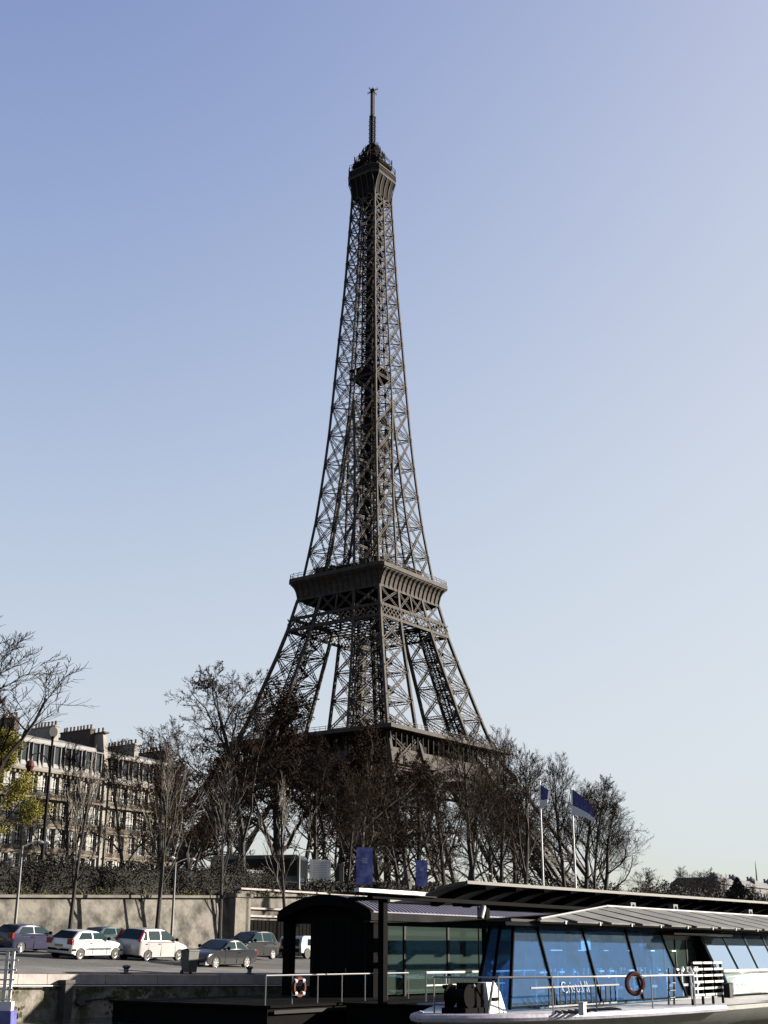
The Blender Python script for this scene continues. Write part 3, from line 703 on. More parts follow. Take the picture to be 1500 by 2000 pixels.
tree_at(plane_bare[0], 922, 82, 1404, 'tall bare tree in front of the right end of the first platform', 1.9, .95, group=ST)
tree_at(plane_bare[1], 975, 84, 1410, 'slim bare tree just left of the first flagpole', 4.1, .85, group=ST)
tree_at(plane_bare[0], 1015, 80, 1432, 'bare tree directly behind the left flagpole', 5.3, .9, group=ST)
tree_at(plane_bare[1], 1088, 82, 1468, 'bare tree between the two flagpoles', .9, .95, group=ST)
tree_at(plane[0], 1148, 86, 1508, 'dense bare tree behind the right flagpole', 3.3, .8, group=ST)
tree_at(plane_bare[1], 1168, 78, 1545, 'bare tree with a wide crown at the right end of the row', 2.5, 1.35, group=ST)
PKG = 'bare park trees round the foot of the tower'
for i, (px, tp, k) in enumerate([(385, 1470, 1), (470, 1440, 0), (660, 1450, 1), (812, 1480, 0), (950, 1490, 1), (900, 1478, 0), (1002, 1500, 0), (745, 1470, 0)]):
    kk = brown[i % 2] if (px < 860) else plane[i % 3]
    tree_at(kk, px, 112+8*(i % 3), tp, ['brown-leaved park tree at the left end of the thicket at the tower foot', 'brown-leaved park tree behind the tall spreading tree left of the tower', 'brown-leaved park tree behind the white notice board, low in the thicket', 'brown-leaved park tree behind the small blue banner', 'bare park tree below the right half of the first platform, in the back row', 'bare park tree behind the left tip of the long canopy, in the back row', 'bare park tree under the right corner of the first platform, in the back row', 'brown-leaved park tree just right of the large blue banner, in the back row'][i], i*1.3, 1.15, group=PKG, H=18 if px < 860 else 22)
for px, m, tp, lb, k, sx in [(-42, 66, 1170, 'large bare tree at the left edge with long branches fanning into the sky', plane_bare[1], 1.6),
                        (150, 96, 1440, 'small bare tree in front of the left-hand apartment house', plane_bare[1], .8)]:
    tree_at(k, px, m, tp, lb, 1.0, sx, group=ST)
tree_at(plane_bare[0], 1128, 92, 1520, 'bare tree standing behind the right flagpole in the second row', 4.0, 1.3, group=ST)
yel = tree_meshes(51, 15, leaves=120000, spread=.22, leafmat='leaf_yellow', leafsize=.065, **dict(PK, kids=(9, 7, 6, 5), ang=(34, 60), up=.02, trunk=.3, r0=.3, droop=.12))
tree_at(yel, 4, 80, 1428, 'tree with yellow-green leaves at the left edge in front of the houses', .7, 1.35, name='leafy_tree', group=ST, H=15)
YG = 'young trees planted on the quay along the retaining wall'
for px, by, top, k, lb, rz in [(134, 1857, 1445, 0, 'thin young tree behind the white hatchback', .3), (304, 1850, 1425, 1, 'thin young tree behind the silver people carrier', 1.7),
                               (428, 1846, 1470, 2, 'thin young tree by the stone pier behind the dark saloon', 3.0), (557, 1840, 1500, 0, 'thin young tree rising behind the arched hut roof', 4.4)]:
    t, m, z = at_m(px, top, 57.2); t0 = at_m(px, by, 57.2)[0]; g = quay_z(t0, 57.2); s = (z-g)/13
    put_tree('young_tree', young[k], lb, t0, 57.2, g-.05, rz, (s*.8, s*.8, s), YG)
# empty loop: no unseen shadow trees are added, the young trees shade the wall
for i, (t, m) in enumerate([(-0, 0)]): pass
FG = 'bare trees along the river far to the right'
for i, (px, tp, m, sx) in enumerate([(1212, 1722, 100, 1.5), (1252, 1692, 108, 1.5), (1292, 1716, 108, 1.6), (1338, 1690, 112, 1.3), (1378, 1692, 116, 1.4), (1412, 1704, 112, 1.3), (1478, 1722, 116, 1.5)]):
    tree_at((plane_bare[i % 2]), px, m, tp, ['low bare tree at the left end of the far tree line', 'round bare crown rising above the left part of the far tree line', 'low bare tree in the middle of the far tree line', 'bare tree with a wispy crown left of the far turreted building', 'second wispy bare tree left of the far turreted building', 'bare tree overlapping the left end of the far turreted building', 'bare tree in front of the far turreted building at the right edge'][i], i*2.1, sx, group=FG)
def leaf_mass(mb, rg, n, cx, cy, cz, rx, ry, rz_, size):
    a = rg.normal(0, 1, (n, 3)); a /= np.linalg.norm(a, axis=1)[:, None]; r = rg.random((n, 1))**.33
    c = a*r*np.array([rx, ry, rz_])+np.array([cx, cy, cz]); d = rg.normal(0, 1, (n, 3)); d /= np.linalg.norm(d, axis=1)[:, None]
    e = np.cross(d, rg.normal(0, 1, (n, 3))); e /= np.linalg.norm(e, axis=1)[:, None]; s = size*rg.uniform(.5, 1.4, (n, 1))
    V = np.stack([c-d*s, c+e*s*.7, c+d*s, c-e*s*.7], 1).reshape(-1, 3); b = mb.n
    mb.v.append(V); mb.n += len(V); mb.f.extend([(b+4*i, b+4*i+1, b+4*i+2, b+4*i+3) for i in range(n)])
rg = np.random.default_rng(5)
mb = MB(); t0 = at_m(1170, 1720, 104)[0]; t1 = at_m(1500, 1720, 122)[0]
for i in range(150):
    k = rg.random(); t = t0+(t1-t0+120)*k; m = 106+rg.uniform(0, 26); tt_ = rg.uniform(5.0, 9.5)
    leaf_mass(mb, rg, 1100, t, m, UP+tt_*.5, 6.5, 4.5, tt_*.55, .2)
o = mb.build('distant_wood', mat('distant_foliage', (.045, .042, .04), 1, 0, (.085, .078, .07), .1)); place(o, 0, 0, 0); tag(o, 'dark brown mass of far woodland below the right-hand sky', 'woodland', kind='stuff')
t, m, z = at_m(1440, 1722, 96)
cb = thing('evergreen_tree', 'dark cone-shaped evergreen before the far turreted building', 'tree', t, m, UP)
mb = MB(); mb.lathe([(.35, 0), (.2, (z-UP)*.8), (.05, (z-UP)*.95)], 8); mb.build('trunk', M['bark'], cb)
mb = MB()
for k in range(14):
    f = k/13; leaf_mass(mb, rg, 700, 0, 0, (z-UP)*(.12+.84*f), 6.5*(1.04-f*.97), 6.5*(1.04-f*.97), 1.1, .3)
mb.build('crown', M['hedge'], cb)
# hedge and undergrowth on the bank above the retaining wall
hd = thing('clipped_hedge', 'long dark hedge on the bank above the pale retaining wall', 'hedge', 0, 0, 0)
mb = MB(); core = MB(); rr = random.Random(2)
for i in range(150):
    t = 15+i*.42+rr.uniform(-.1, .1)
    if t > at_m(480, 1700, 63)[0]+2: break
    h_ = 1.7+.28*math.sin(i*.37)+.2*math.sin(i*1.3)+rr.uniform(-.12, .12)
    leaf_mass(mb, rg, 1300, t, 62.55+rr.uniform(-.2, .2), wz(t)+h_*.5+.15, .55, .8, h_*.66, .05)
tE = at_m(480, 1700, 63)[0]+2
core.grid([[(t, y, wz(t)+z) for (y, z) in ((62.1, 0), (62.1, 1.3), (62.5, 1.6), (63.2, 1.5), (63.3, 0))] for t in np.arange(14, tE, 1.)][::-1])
core.build('dark_core', mat('hedge_dark_core', (.006, .005, .004), 1), hd); mb.build('foliage', M['hedge'], hd)  # solid near-black core filling the hedge behind its leaves
mb = MB(); mz = MB()
for i in range(240):
    t = rr.uniform(15, tE+26); leaf_mass(mz, rg, 50, t, 60.75+rr.uniform(-.1, .35), wz(t)+rr.uniform(0, .3), .35, .2, .2, .06)
o = mz.build('bank_undergrowth', mat('undergrowth_leaf', (.03, .03, .012), 1, 0, (.13, .115, .03), .8)); place(o, 0, 0, 0); tag(o, 'straggling yellow-green undergrowth along the top of the retaining wall', 'undergrowth', kind='stuff')
bk = MB()
for i in range(60):
    t = tE+rr.uniform(0, 34); leaf_mass(bk, rg, 260, t, 63.5+rr.uniform(-.6, 1.0), wz(t)+.5+rr.uniform(-.1, .4), .9, .7, .55, .085)
o = bk.build('shrub_bed', M['hedge']); place(o, 0, 0, 0); tag(o, 'low dark shrubs behind the wall to the right of the hedge', 'shrubs', kind='stuff')
# street railing above the hedge
rl = thing('street_railing', 'thin black iron railing along the street behind the hedge', 'railing', 0, 66, 0)
mb = MB()
for z in (8.0, 7.5): mb.beam((10, 0, z-1.0+.6), (130, 0, z-1.0+.6), .05)
for i in range(81): mb.beam((10+i*1.5, 0, 5.6), (10+i*1.5, 0, 7.65), .05)
mb.build('rails', M['ironwork'], rl)
# ---------------------------------------------------------------- apartment houses
def window_mesh(w, h, shut):
    mb = MB(); f = .07
    mb.box(-w/2, -w/2+f, 0, .1, 0, h); mb.box(w/2-f, w/2, 0, .1, 0, h); mb.box(-w/2+f, w/2-f, 0, .1, h-f, h); mb.box(-w/2+f, w/2-f, 0, .1, 0, f)
    mb.box(-.04, .04, 0, .08, f, h-f); 
    for k in (.36, .68): mb.box(-w/2+f, -.04, .02, .07, h*k, h*k+.04); mb.box(.04, w/2-f, .02, .07, h*k, h*k+.04)
    me = mb.mesh('window'); me.materials.append(M['wood_white'])
    g = MB(); g.box(-w/2+.02, w/2-.02, .05, .06, .02, h-.02); gm = g.mesh('pane'); gm.materials.append(M['glass_win'])
    return me, gm
def house(label, t0, t1, m, nb, floors, fh, z0, roofh, seed, depth=12):
    rr = random.Random(seed); L = t1-t0; h = thing('apartment_house', label, 'apartment house', t0, m, z0, group='stone apartment houses facing the river')
    bw = L/nb; ww = min(1.15, bw*.52); wall = MB(); H = floors*fh; zz = 0
    wall.box(0, L, .35, depth, -.5, H)
    for f in range(floors):
        zb = f*fh+(.55 if f else .9); wh = fh*.70 if f else fh*.6
        wall.box(0, L, 0, .35, f*fh if f else -.5, zb); wall.box(0, L, 0, .35, zb+wh, (f+1)*fh)
        for i in range(nb+1):
            xa = max(0, i*bw-(bw-ww)/2); xb = min(L, i*bw+(bw-ww)/2); wall.box(xa, xb, 0, .35, zb, zb+wh)
        if f == 0:                                 # rusticated ground floor grooves
            for k in range(5): wall.box(0, L, -.04, 0, .1+k*.62, .55+k*.62)
    for i in range(nb+1):                          # quoins and pilasters between bays
        if i % 4 == 0: wall.box(max(0, i*bw-.3), min(L, i*bw+.3), -.08, 0, fh, H)
    wall.build('facade_wall', M['facade'], h)
    c = MB()
    for f, d in ((1, .35), (2, .2), (floors-1, .55), (floors, .6)): c.box(-.05, L+.05, -d, -.001, f*fh-.18, f*fh+.05)
    for i in range(int(L/.7)): c.box(i*.7+.2, i*.7+.42, -.42, -.002, H-.55, H-.181)
    c.build('cornice', M['facade'], h)
    me, pm = window_mesh(ww, fh*.70, 0); mg, pg = window_mesh(ww, fh*.6, 0)
    for f in range(floors):
        for i in range(nb):
            x = (i+.5)*bw; z = f*fh+(.55 if f else .9)
            o = bpy.data.objects.new('window', me if f else mg); COL.objects.link(o); o.parent = h; o.location = (x, .18, z)
            p = bpy.data.objects.new('pane', pm if f else pg); COL.objects.link(p); p.parent = o
            if f and rr.random() < .55:
                [(q_.box(*xx, -.25, -.19, 0, fh*.7), q_.build('shutter', M['shutter'], o)) for xx in ((-ww/2-.38, -ww/2-.02), (ww/2+.02, ww/2+.38)) for q_ in (MB(),)]
    lin = MB()
    for f in range(1, floors):
        for i in range(nb):
            x = (i+.5)*bw; z = f*fh+.55+fh*.70; lin.box(x-ww/2-.14, x+ww/2+.14, -.13, -.003, z+.02, z+.16)
    lin.build('lintels', M['facade'], h)
    b = MB()
    for f in range(1, floors):
        full = f in (1, floors-1, floors-2); d = .6 if full else .22
        spans = [(0, L)] if full else [((i+.5)*bw-ww/2-.1, (i+.5)*bw+ww/2+.1) for i in range(nb)]
        for (a, e) in spans:
            z = f*fh+.06; b.beam((a, -d, z+.98), (e, -d, z+.98), .07); b.beam((a, -d, z+.12), (e, -d, z+.12), .05)
            k = int((e-a)/.16)
            for j in range(k+1): x = a+(e-a)*j/max(k, 1); b.beam((x, -d, z+.1), (x, -d, z+.98), .028)
    b.build('balcony_railing', M['ironwork'], h)
    rf = MB(); P = [(-.1, H+.05), (.1, H+.35), (1.0, H+roofh), (4.5, H+roofh+1.0), (depth-4, H+roofh+1.0), (depth, H)]
    rf.prism(P, 0, L, 'x'); ro = rf.build('roof', M['zinc'], h, fixn=True)
    for i in range(nb):                            # dormers
        x = (i+.5)*bw; d = thing('dormer', None, None, 0, 0, 0); d.parent = h; d.rotation_euler = (0, 0, 0); d.location = (x, .12, H+.35)
        bpy.data.objects.remove(d)
        mb = MB(); wd = ww*.5+.14; hd_ = roofh*.72
        mb.box(x-wd, x-wd+.12, .1, 1.6, H+.35, H+.35+hd_); mb.box(x+wd-.12, x+wd, .1, 1.6, H+.35, H+.35+hd_)
        mb.box(x-wd-.1, x+wd+.1, -.0, 1.7, H+.35+hd_, H+.5+hd_); mb.box(x-wd+.12, x+wd-.12, .1, 1.6, H+.3, H+.55)
        do = mb.build('dormer', M['slate'], h)
        g = MB(); g.box(x-wd+.121, x+wd-.121, .28, .32, H+.551, H+.34+hd_); g.build('pane', M['glass_win'], do)
    for i in range(max(2, int(L/6))+1):            # chimney stacks on the party walls
        x = min(max(.45, i*L/max(2, int(L/6))), L-.45); tall = rr.uniform(.7, 1.5)
        mb = MB(); mb.box(x-.36, x+.36, 2.2, depth-4, H+roofh*.3, H+roofh+1.0+tall); mb.box(x-.42, x+.42, 2.1, depth-3.9, H+roofh+1.0+tall, H+roofh+1.15+tall)
        co = mb.build('chimney_stack', M['chim'] if i % 2 else M['brick'], h)
        for j in range(9): mb = MB(); mb.lathe([(.16, 0), (.12, .5), (.15, .52), (.15, .6)], 8, (x+rr.uniform(-.1, .1), 2.5+j*(depth-6.8)/8, H+roofh+1.15+tall)); mb.build('chimney_pot', M['brick'], co)
    return h
ta = at_m(-130, 1500, 125)[0]; tb = at_m(207, 1500, 125)[0]; tc = at_m(335, 1500, 125)[0]
zc = at_m(207, 1523, 125)[2]
house('cream stone apartment house with a grey mansard roof, behind the yellow-green tree', ta, tb-.35, 125, 15, 5, (zc-UP)/5, UP, 3.9, 5)
house('cream stone apartment house right of the tall party wall, partly behind bare trees', tb+.35, tc+1.5, 124.6, 7, 5, (zc-.3-UP)/5, UP, 3.7, 9)
pw = thing('party_wall', 'tall blank grey fire wall standing up between the two apartment houses', 'party wall', tb-.3, 124.7, UP)
mb = MB(); mb.prism([(0, -.5), (0, zc-UP+.4), (1.0, zc-UP+5.9), (11.9, zc-UP+5.9), (12, -.5)], 0, .6, 'x'); mb.build('wall', M['chim'], pw, fixn=True)
mb = MB(); mb.box(-.1, .7, .6, 12, zc-UP+5.9, zc-UP+6.1); mb.build('coping', M['brick'], pw)
for j in range(12): mb = MB(); mb.lathe([(.15, 0), (.12, .45), (.15, .6)], 8, (.3, 1.4+j*.8, zc-UP+6.1)); mb.build('chimney_pot', M['brick'], pw)
# far turreted building at the right edge
t, m, z = at_m(1405, 1712, 190)
fb = thing('turreted_building', 'far bluish grey palace with small domed turrets at the right edge', 'palace', t, 190, UP)
fm = mat('hazed_far_facade', (.13, .13, .155), .9, 0, (.18, .18, .20), .1); H_ = z-UP-.6  # bluish haze of distance put into the wall colour
mb = MB(); mb.box(0, 190, 0, 20, -1, H_-1.4)
for i in range(60): mb.box(i*3.2, i*3.2+1.1, -.3, -.001, 3, H_-4)
mb.box(-.5, 190.5, -.7, -.002, H_-2, H_-1.4); mb.build('wall', fm, fb)
mb = MB(); mb.prism([(0, H_-1.4), (3, H_+.6), (17, H_+.6), (20, H_-1.4)], .2, 189.8, 'x')
rf = mb.build('roof', fm, fb, fixn=True)
mb = MB()
for i in range(10):
    x = 3+i*19; mb.box(x-2.2, x+2.2, 1, 5.4, H_-1.4, H_+.8); mb.lathe([(2.2, H_+.8), (1.6, H_+1.5), (.6, H_+2.0), (.1, H_+2.6)], 12, (x, 3.2, 0))
    mb.beam((x+9, 8, H_), (x+9, 8, H_+3), .8)
mb.build('turret', fm, rf)
mb = MB(); mb.lathe([(.4, H_), (.25, H_+6), (.05, H_+10)], 8, (60, 8, 0)); mb.build('flagstaff', fm, rf)
# ---------------------------------------------------------------- street furniture
def lamp(label, px, by, ty, m, arm=(1.6,), lh=.35):
    t, mm, z = at_m(px, ty, m); g = quay_z(t, m) if m < 60 else land_z(t, m); H = z-g
    L = thing('street_lamp', label, 'street lamp', t, m, g, group='street lamps')
    mb = MB(); mb.lathe([(.16, 0), (.13, .5), (.09, .9), (.075, H*.6), (.05, H)], 10); mb.build('pole', M['grey'], L, smooth=True)
    for a in arm:
        mb = MB(); pts = [(a*k, -.2*k, H-.05+.35*math.sin(k*PI*.6)) for k in np.linspace(0, 1, 6)]; mb.tube(pts, .03, 6); mb.build('arm', M['grey'], L)
        mb = MB(); e = pts[-1]; mb.lathe([(.04, .08), (.15, .02), (.2, -.05), (.13, -.11), (.03, -.13)], 12, (e[0], e[1], e[2])); mb.build('lamp_head', M['white'], L, smooth=True)
    return L
lamp('grey street lamp at the left edge behind the dark blue car', 44, 1805, 1652, 58.5, (1.5, 1.1))
lamp('grey street lamp behind the silver people carrier', 343, 1830, 1685, 58.5, (1.3, -.5))
lamp('grey street lamp beside the white notice board', 585, 1745, 1668, 61.6, (1.0, -.6))
lamp('grey street lamp behind the small blue banner', 940, 1740, 1712, 62, (1.0,))
t, m, z = at_m(103, 1440, 68); g = land_z(t, 68)
L = thing('antique_lamppost', 'tall black lamppost with a curled arm and a round top against the houses', 'lamppost', t, 68, g)
H = z-g; mb = MB(); mb.lathe([(.26, 0), (.2, .8), (.13, 1.2), (.10, H*.6), (.075, H-.1), (.13, H), (.05, H+.1)], 10); mb.build('pole', M['ironwork'], L, smooth=True)
mb = MB(); mb.lathe([(.36, -.03), (.36, .03)], 16, (0, 0, H+.35), 'y'); mb.tube([(0, 0, H), (0, 0, H+.1)], .04); mb.build('disc', M['darkgrey'], L)
for s_ in (-1,):
    mb = MB(); mb.tube([(0, 0, H-2.0), (s_*.4, 0, H-1.4), (s_*1.0, 0, H-1.15), (s_*1.5, 0, H-1.3), (s_*1.65, 0, H-1.7)], .045, 6); mb.build('arm', M['ironwork'], L)
    mb = MB(); mb.lathe([(.06, 0), (.22, -.1), (.3, -.4), (.12, -.7), (.03, -.75)], 10, (s_*1.65, 0, H-1.7)); mb.build('lantern', M['red'], L)
# banners
def banner(label, px0, px1, y0, y1, m):
    t, mm, z1 = at_m((px0+px1)/2, y0, m); z0 = at_m((px0+px1)/2, y1, m)[2]; d = (W(t, m)).y
    w_ = (px1-px0)*d/FPX; g = quay_z(t, m) if m < 60 else land_z(t, m)
    b = thing('banner', label, 'banner', t, m, g, -PHI+.12)
    mb = MB(); mb.slab([(-w_/2, 0, z0-g), (w_/2, 0, z0-g), (w_/2, 0, z1-g), (-w_/2, 0, z1-g)], .05); mb.build('panel', BN, b)
    for x in (-w_/2+.12, w_/2-.12): mb = MB(); mb.tube([(x, .06, 0), (x, .06, z1-g)], .035, 6); mb.build('post', M['ironwork'], b)
    mb = MB(); h = z1-z0; zc_ = z0-g+h*.66; rr = random.Random(int(px0))
    for i, (ww_, zz) in enumerate([(.34, .02), (.40, -.035), (.30, -.085)]):
        x = -ww_/2*w_
        while x < ww_/2*w_-.02:
            l_ = rr.uniform(.03, .07); mb.quad((x, -.012, zc_+zz*h), (x+l_, -.012, zc_+zz*h), (x+l_, -.012, zc_+zz*h+.045), (x, -.012, zc_+zz*h+.045)); x += l_+.018
    mb.build('lettering', M['white'], b)
    return b
BN = mat('blue_banner_print', (.06, .07, .36), .6, 0, (.34, .38, .80), 1.6, contrast=(.42, .72))
banner('large blue banner with pale lettering on two posts behind the hut roof', 697, 728, 1655, 1728, 46)
banner('small blue banner with pale lettering, left of the long canopy', 813, 834, 1680, 1730, 56)
t, m, z = at_m(626, 1679, 64); g = land_z(t, 64); d = W(t, 64).y; w_ = 34*d/FPX; h_ = z-g
nb_ = thing('notice_board', 'white notice board with faint lines standing above the wall', 'notice board', t, 64, g, -PHI+.25)
mb = MB(); mb.box(-w_/2, w_/2, 0, .08, h_-1.75, h_); mb.build('panel', M['white'], nb_)
for xx in (-w_/2-.12, w_/2+.03): mb = MB(); mb.box(xx, xx+.09, -.02, .1, 0, h_+.05); mb.build('post', M['white'], nb_)
mb = MB(); rr = random.Random(4)
for i in range(11):
    z = h_-.2-i*.13
    x = -w_/2+.14
    while x < w_/2-.25: l_ = rr.uniform(.05, .14); mb.quad((x, -.006, z), (x+l_, -.006, z), (x+l_, -.006, z+.03), (x, -.006, z+.03)); x += l_+.03
mb.build('lettering', M['grey'], nb_)
t, m, z = at_m(667, 1688, 66); g = land_z(t, 66)
pk = thing('stone_gatepost', 'pale narrow gatepost to the right of the white notice board', 'gatepost', t, 66, g, -PHI)
mb = MB(); mb.box(-.18, .18, -.18, .18, 0, z-g-.15); mb.box(-.24, .24, -.24, .24, z-g-.15, z-g); mb.build('shaft', M['facade'], pk)
t, m, z = at_m(495, 1699, 65); g = land_z(t, 65)
kk = thing('garden_kiosk', 'low pale roofed kiosk above the wall pier, in front of the coach', 'kiosk', t, 65, g, -PHI+.3)
hh = z-g; mb = MB(); mb.grid([[(-1.1, -.6, hh-.35), (-.4, 0, hh), (-1.1, .6, hh-.35)], [(1.1, -.6, hh-.35), (.5, 0, hh), (1.1, .6, hh-.35)]]); mb.build('roof', M['white'], kk)
mb = MB(); mb.box(-.95, .95, -.5, .5, 0, hh-.35); mb.build('wall', M['chim'], kk)
# tour coach on the street
t, m, z = at_m(507, 1672, 84)
co = thing('tour_coach', 'dark glazed tour coach behind bare trees on the upper street', 'coach', t, 84, UP, -PHI-.25, None)
Hc = z-UP; mb = MB(); Lc = 9.0
mb.prism([(-Lc/2, .45), (Lc/2, .45), (Lc/2, Hc-.35), (Lc/2-.35, Hc), (-Lc/2+.25, Hc), (-Lc/2, Hc-.25)], -1.25, 1.25); mb.build('body', paint('coach_paint', (.03, .04, .07)), co, fixn=True)
mb = MB(); mb.box(-Lc/2+.2, Lc/2-.3, -1.27, -1.251, Hc*.5, Hc-.35); mb.box(Lc/2+.001, Lc/2+.02, -1.1, 1.1, Hc*.45, Hc-.5); mb.build('windows', mat('coach_glass', (.006, .008, .012), .25, spec=.15), co)
for x in (-Lc/2+1.6, Lc/2-2.2):
    for y in (-1.15, 1.15): mb = MB(); mb.lathe([(.3, -.14), (.5, -.14), (.5, .14), (.3, .14)], 18, (x, y, .5), 'y'); mb.build('wheel', M['rubber'], co)
# ---------------------------------------------------------------- parked cars (x forward, y left, origin on the ground at mid wheelbase)
def car(label, prof, green, WB, hw, wr, color, t, m, z, rz, tail='wide', rimstyle=5, pitch=0, cat='car', strip_dk=True, dark=False, name='parked_car', rear_lamp=(.72, .98)):
    """prof: lower body outline above the sills, rear to front; green: dict of greenhouse stations"""
    c = thing(name, label, cat, t, m, z, rz, 'cars parked on the quay'); c.rotation_euler = (0, pitch, PHI+rz) if 0 else (0, 0, PHI+rz)
    x0, x1 = prof[0][0], prof[-1][0]; sill = .22; pm = paint(name+'_paint', color)
    def arch(cx, r): return [(cx-r*math.cos(a), wr+r*math.sin(a)) for a in np.linspace(-.25, PI+.25, 11)]
    arc = wr*1.16
    under = [(x, max(z_, sill)) for (x, z_) in arch(WB/2, arc)[::-1]]+[(0, sill)]+[(x, max(z_, sill)) for (x, z_) in arch(-WB/2, arc)[::-1]]
    outline = prof+under                           # upper outline, then back along the bottom
    mid = (x0+x1)/2; rows = []
    for (fy, ix, iz) in ((1, .16, .05), (.965, .07, .02), (.88, .02, 0), (0, 0, -.012), (-.88, .02, 0), (-.965, .07, .02), (-1, .16, .05)):
        row = []
        for (x, z_) in outline:
            zz = z_-(iz if z_ > .5 else 0); k = 1-ix*.06
            if x < x0+.35: xx = x+ix*(1-(x-x0)/.35)
            elif x > x1-.35: xx = x-ix*(1-(x1-x)/.35)
            else: xx = x
            wv = hw*fy*(1-.04*max(0, (.45-z_))/.3)
            row.append((xx, wv, zz))
        rows.append(row)
    mb = MB(); mb.grid(rows, closed=True); n = len(outline); mb.f.append(tuple(range(n))[::-1]); mb.f.append(tuple(len(rows)*n-n+i for i in range(n)))
    # greenhouse shell
    G = green; zb = G['belt']; zr = G['roof']; bw = hw*.955; rw = hw*.74
    A, B, C, D = G['rb'], G['rr'], G['fr'], G['fb']   # x of rear base, rear roof, front roof, front base
    crown = .045
    ring_b = [(A, -bw, zb-.04), (D, -bw, zb-.06), (D, bw, zb-.06), (A, bw, zb-.04)]
    top = []
    xs = [B, (B*2+C)/3, (B+2*C)/3, C]
    zz = [zr-.06, zr, zr, zr-.05]
    gr = MB()
    def sec(x, z_, w_, w2): return [(x, -w2, z_[0]), (x, -w_, z_[1]-.03), (x, -w_*.8, z_[1]), (x, 0, z_[1]+.02), (x, w_*.8, z_[1]), (x, w_, z_[1]-.03), (x, w2, z_[0])]
    rows = [sec(A, (zb-.05, zb), bw*.9, bw)]+[sec(x, (zb-.05, q_), rw, bw) for x, q_ in zip(xs, zz)]+[sec(D, (zb-.07, zb-.02), bw*.9, bw)]
    # the flank of each station leans, so lower points follow the belt line
    gr.grid(rows); body = mb.build('body', pm, c, smooth=True, fixn=True)
    sh = gr.build('roof_shell', pm, c, smooth=True, fixn=True)
    e = .012
    def flank(x, z_, s):                            # point on the leaning side
        k = (z_-(zb-.05))/((zr-.03)-(zb-.05)); return (x, s*(bw+(rw-bw)*k+e), z_)
    zt = zr-.10; zl = zb+.035
    def xr(z_): return A+(B-A)*(z_-zb)/(zr-zb)
    def xf(z_): return D+(C-D)*(z_-zb)/(zr-zb)
    cuts = [G.get('rq', A+.18)]+G['pillars']+[None]
    for s in (-1, 1):
        for i in range(len(G['pillars'])+1):
            gl = MB()
            a = G['pillars'][i-1]+.045 if i else None; b = G['pillars'][i]-.045 if i < len(G['pillars']) else None
            lo_a = a if i else xr(zl)+G.get('cpil', .30); hi_a = a if i else xr(zt)+G.get('cpil', .30)*.75
            lo_b = b if b is not None else xf(zl)-.10; hi_b = b if b is not None else xf(zt)-.08
            if hi_b-hi_a < .03: hi_b = hi_a+.03
            P = [flank(lo_a, zl, s), flank(lo_b, zl, s), flank(hi_b, zt, s), flank(hi_a, zt, s)]
            gl.quad(*(P if s < 0 else P[::-1])); gl.build('side_window', M['cglass'], c)
    wq = MB(); k0, k1 = .10, .90
    def lerp(a, b, k): return tuple(a[i]+(b[i]-a[i])*k for i in range(3))
    f0, f1 = (D, bw*.86, zb-.02), (C, rw*.86, zr-.03)
    for (base, topp, dx) in ((f0, f1, e), ((A, bw*.86, zb), (B, rw*.86, zr-.04), -e)):
        p = lerp(base, topp, .08 if dx > 0 else .1); q_ = lerp(base, topp, .93)
        P = [(p[0]+dx, -p[1], p[2]+.02), (p[0]+dx, p[1], p[2]+.02), (q_[0]+dx, q_[1], q_[2]+.02), (q_[0]+dx, -q_[1], q_[2]+.02)]
        wq = MB(); wq.quad(*(P if dx > 0 else P[::-1])); wq.build('windscreen' if dx > 0 else 'rear_window', M['cglass'], c)
    for sx in (-1, 1):
        for sy in (-1, 1):
            x, y = sx*WB/2, sy*(hw-.11); w = MB()
            w.lathe([(wr*.62, -.1), (wr*.93, -.1), (wr, -.07), (wr, .07), (wr*.93, .1), (wr*.62, .1)], 22, (x, y, wr), 'y'); wo = w.build('wheel', M['rubber'], c, smooth=True)
            r = MB(); yo = y+sy*.085; r.lathe([(wr*.18, -.02), (wr*.18, .02)], 10, (x, yo, wr), 'y')
            for k in range(rimstyle):
                a = 2*PI*k/rimstyle+.3; wd = .36*5/rimstyle
                pts = [(x+wr*.15*math.cos(a-wd), wr+wr*.15*math.sin(a-wd)), (x+wr*.64*math.cos(a-wd*.8), wr+wr*.64*math.sin(a-wd*.8)), (x+wr*.64*math.cos(a+wd*.8), wr+wr*.64*math.sin(a+wd*.8)), (x+wr*.15*math.cos(a+wd), wr+wr*.15*math.sin(a+wd))]
                r.prism(pts, yo-.015, yo+.02)
            r.torus((x, yo, wr), wr*.63, .018, (0, 1, 0), 22, 5); r.build('rim', M['alloy'], wo)
            dsk = MB(); dsk.lathe([(.001, -.01), (wr*.62, -.01), (wr*.62, .01), (.001, .01)], 18, (x, yo-sy*.035, wr), 'y'); dsk.build('brake_disc', M['darkgrey'], wo)
    ub = MB(); ub.box(x0+.3, x1-.3, -hw+.22, hw-.22, .17, .5); ub.build('underbody', M['black'], c)
    # trim: bumper strips, side rubbing strip, lamps, plates, mirrors, handles
    tr = MB()
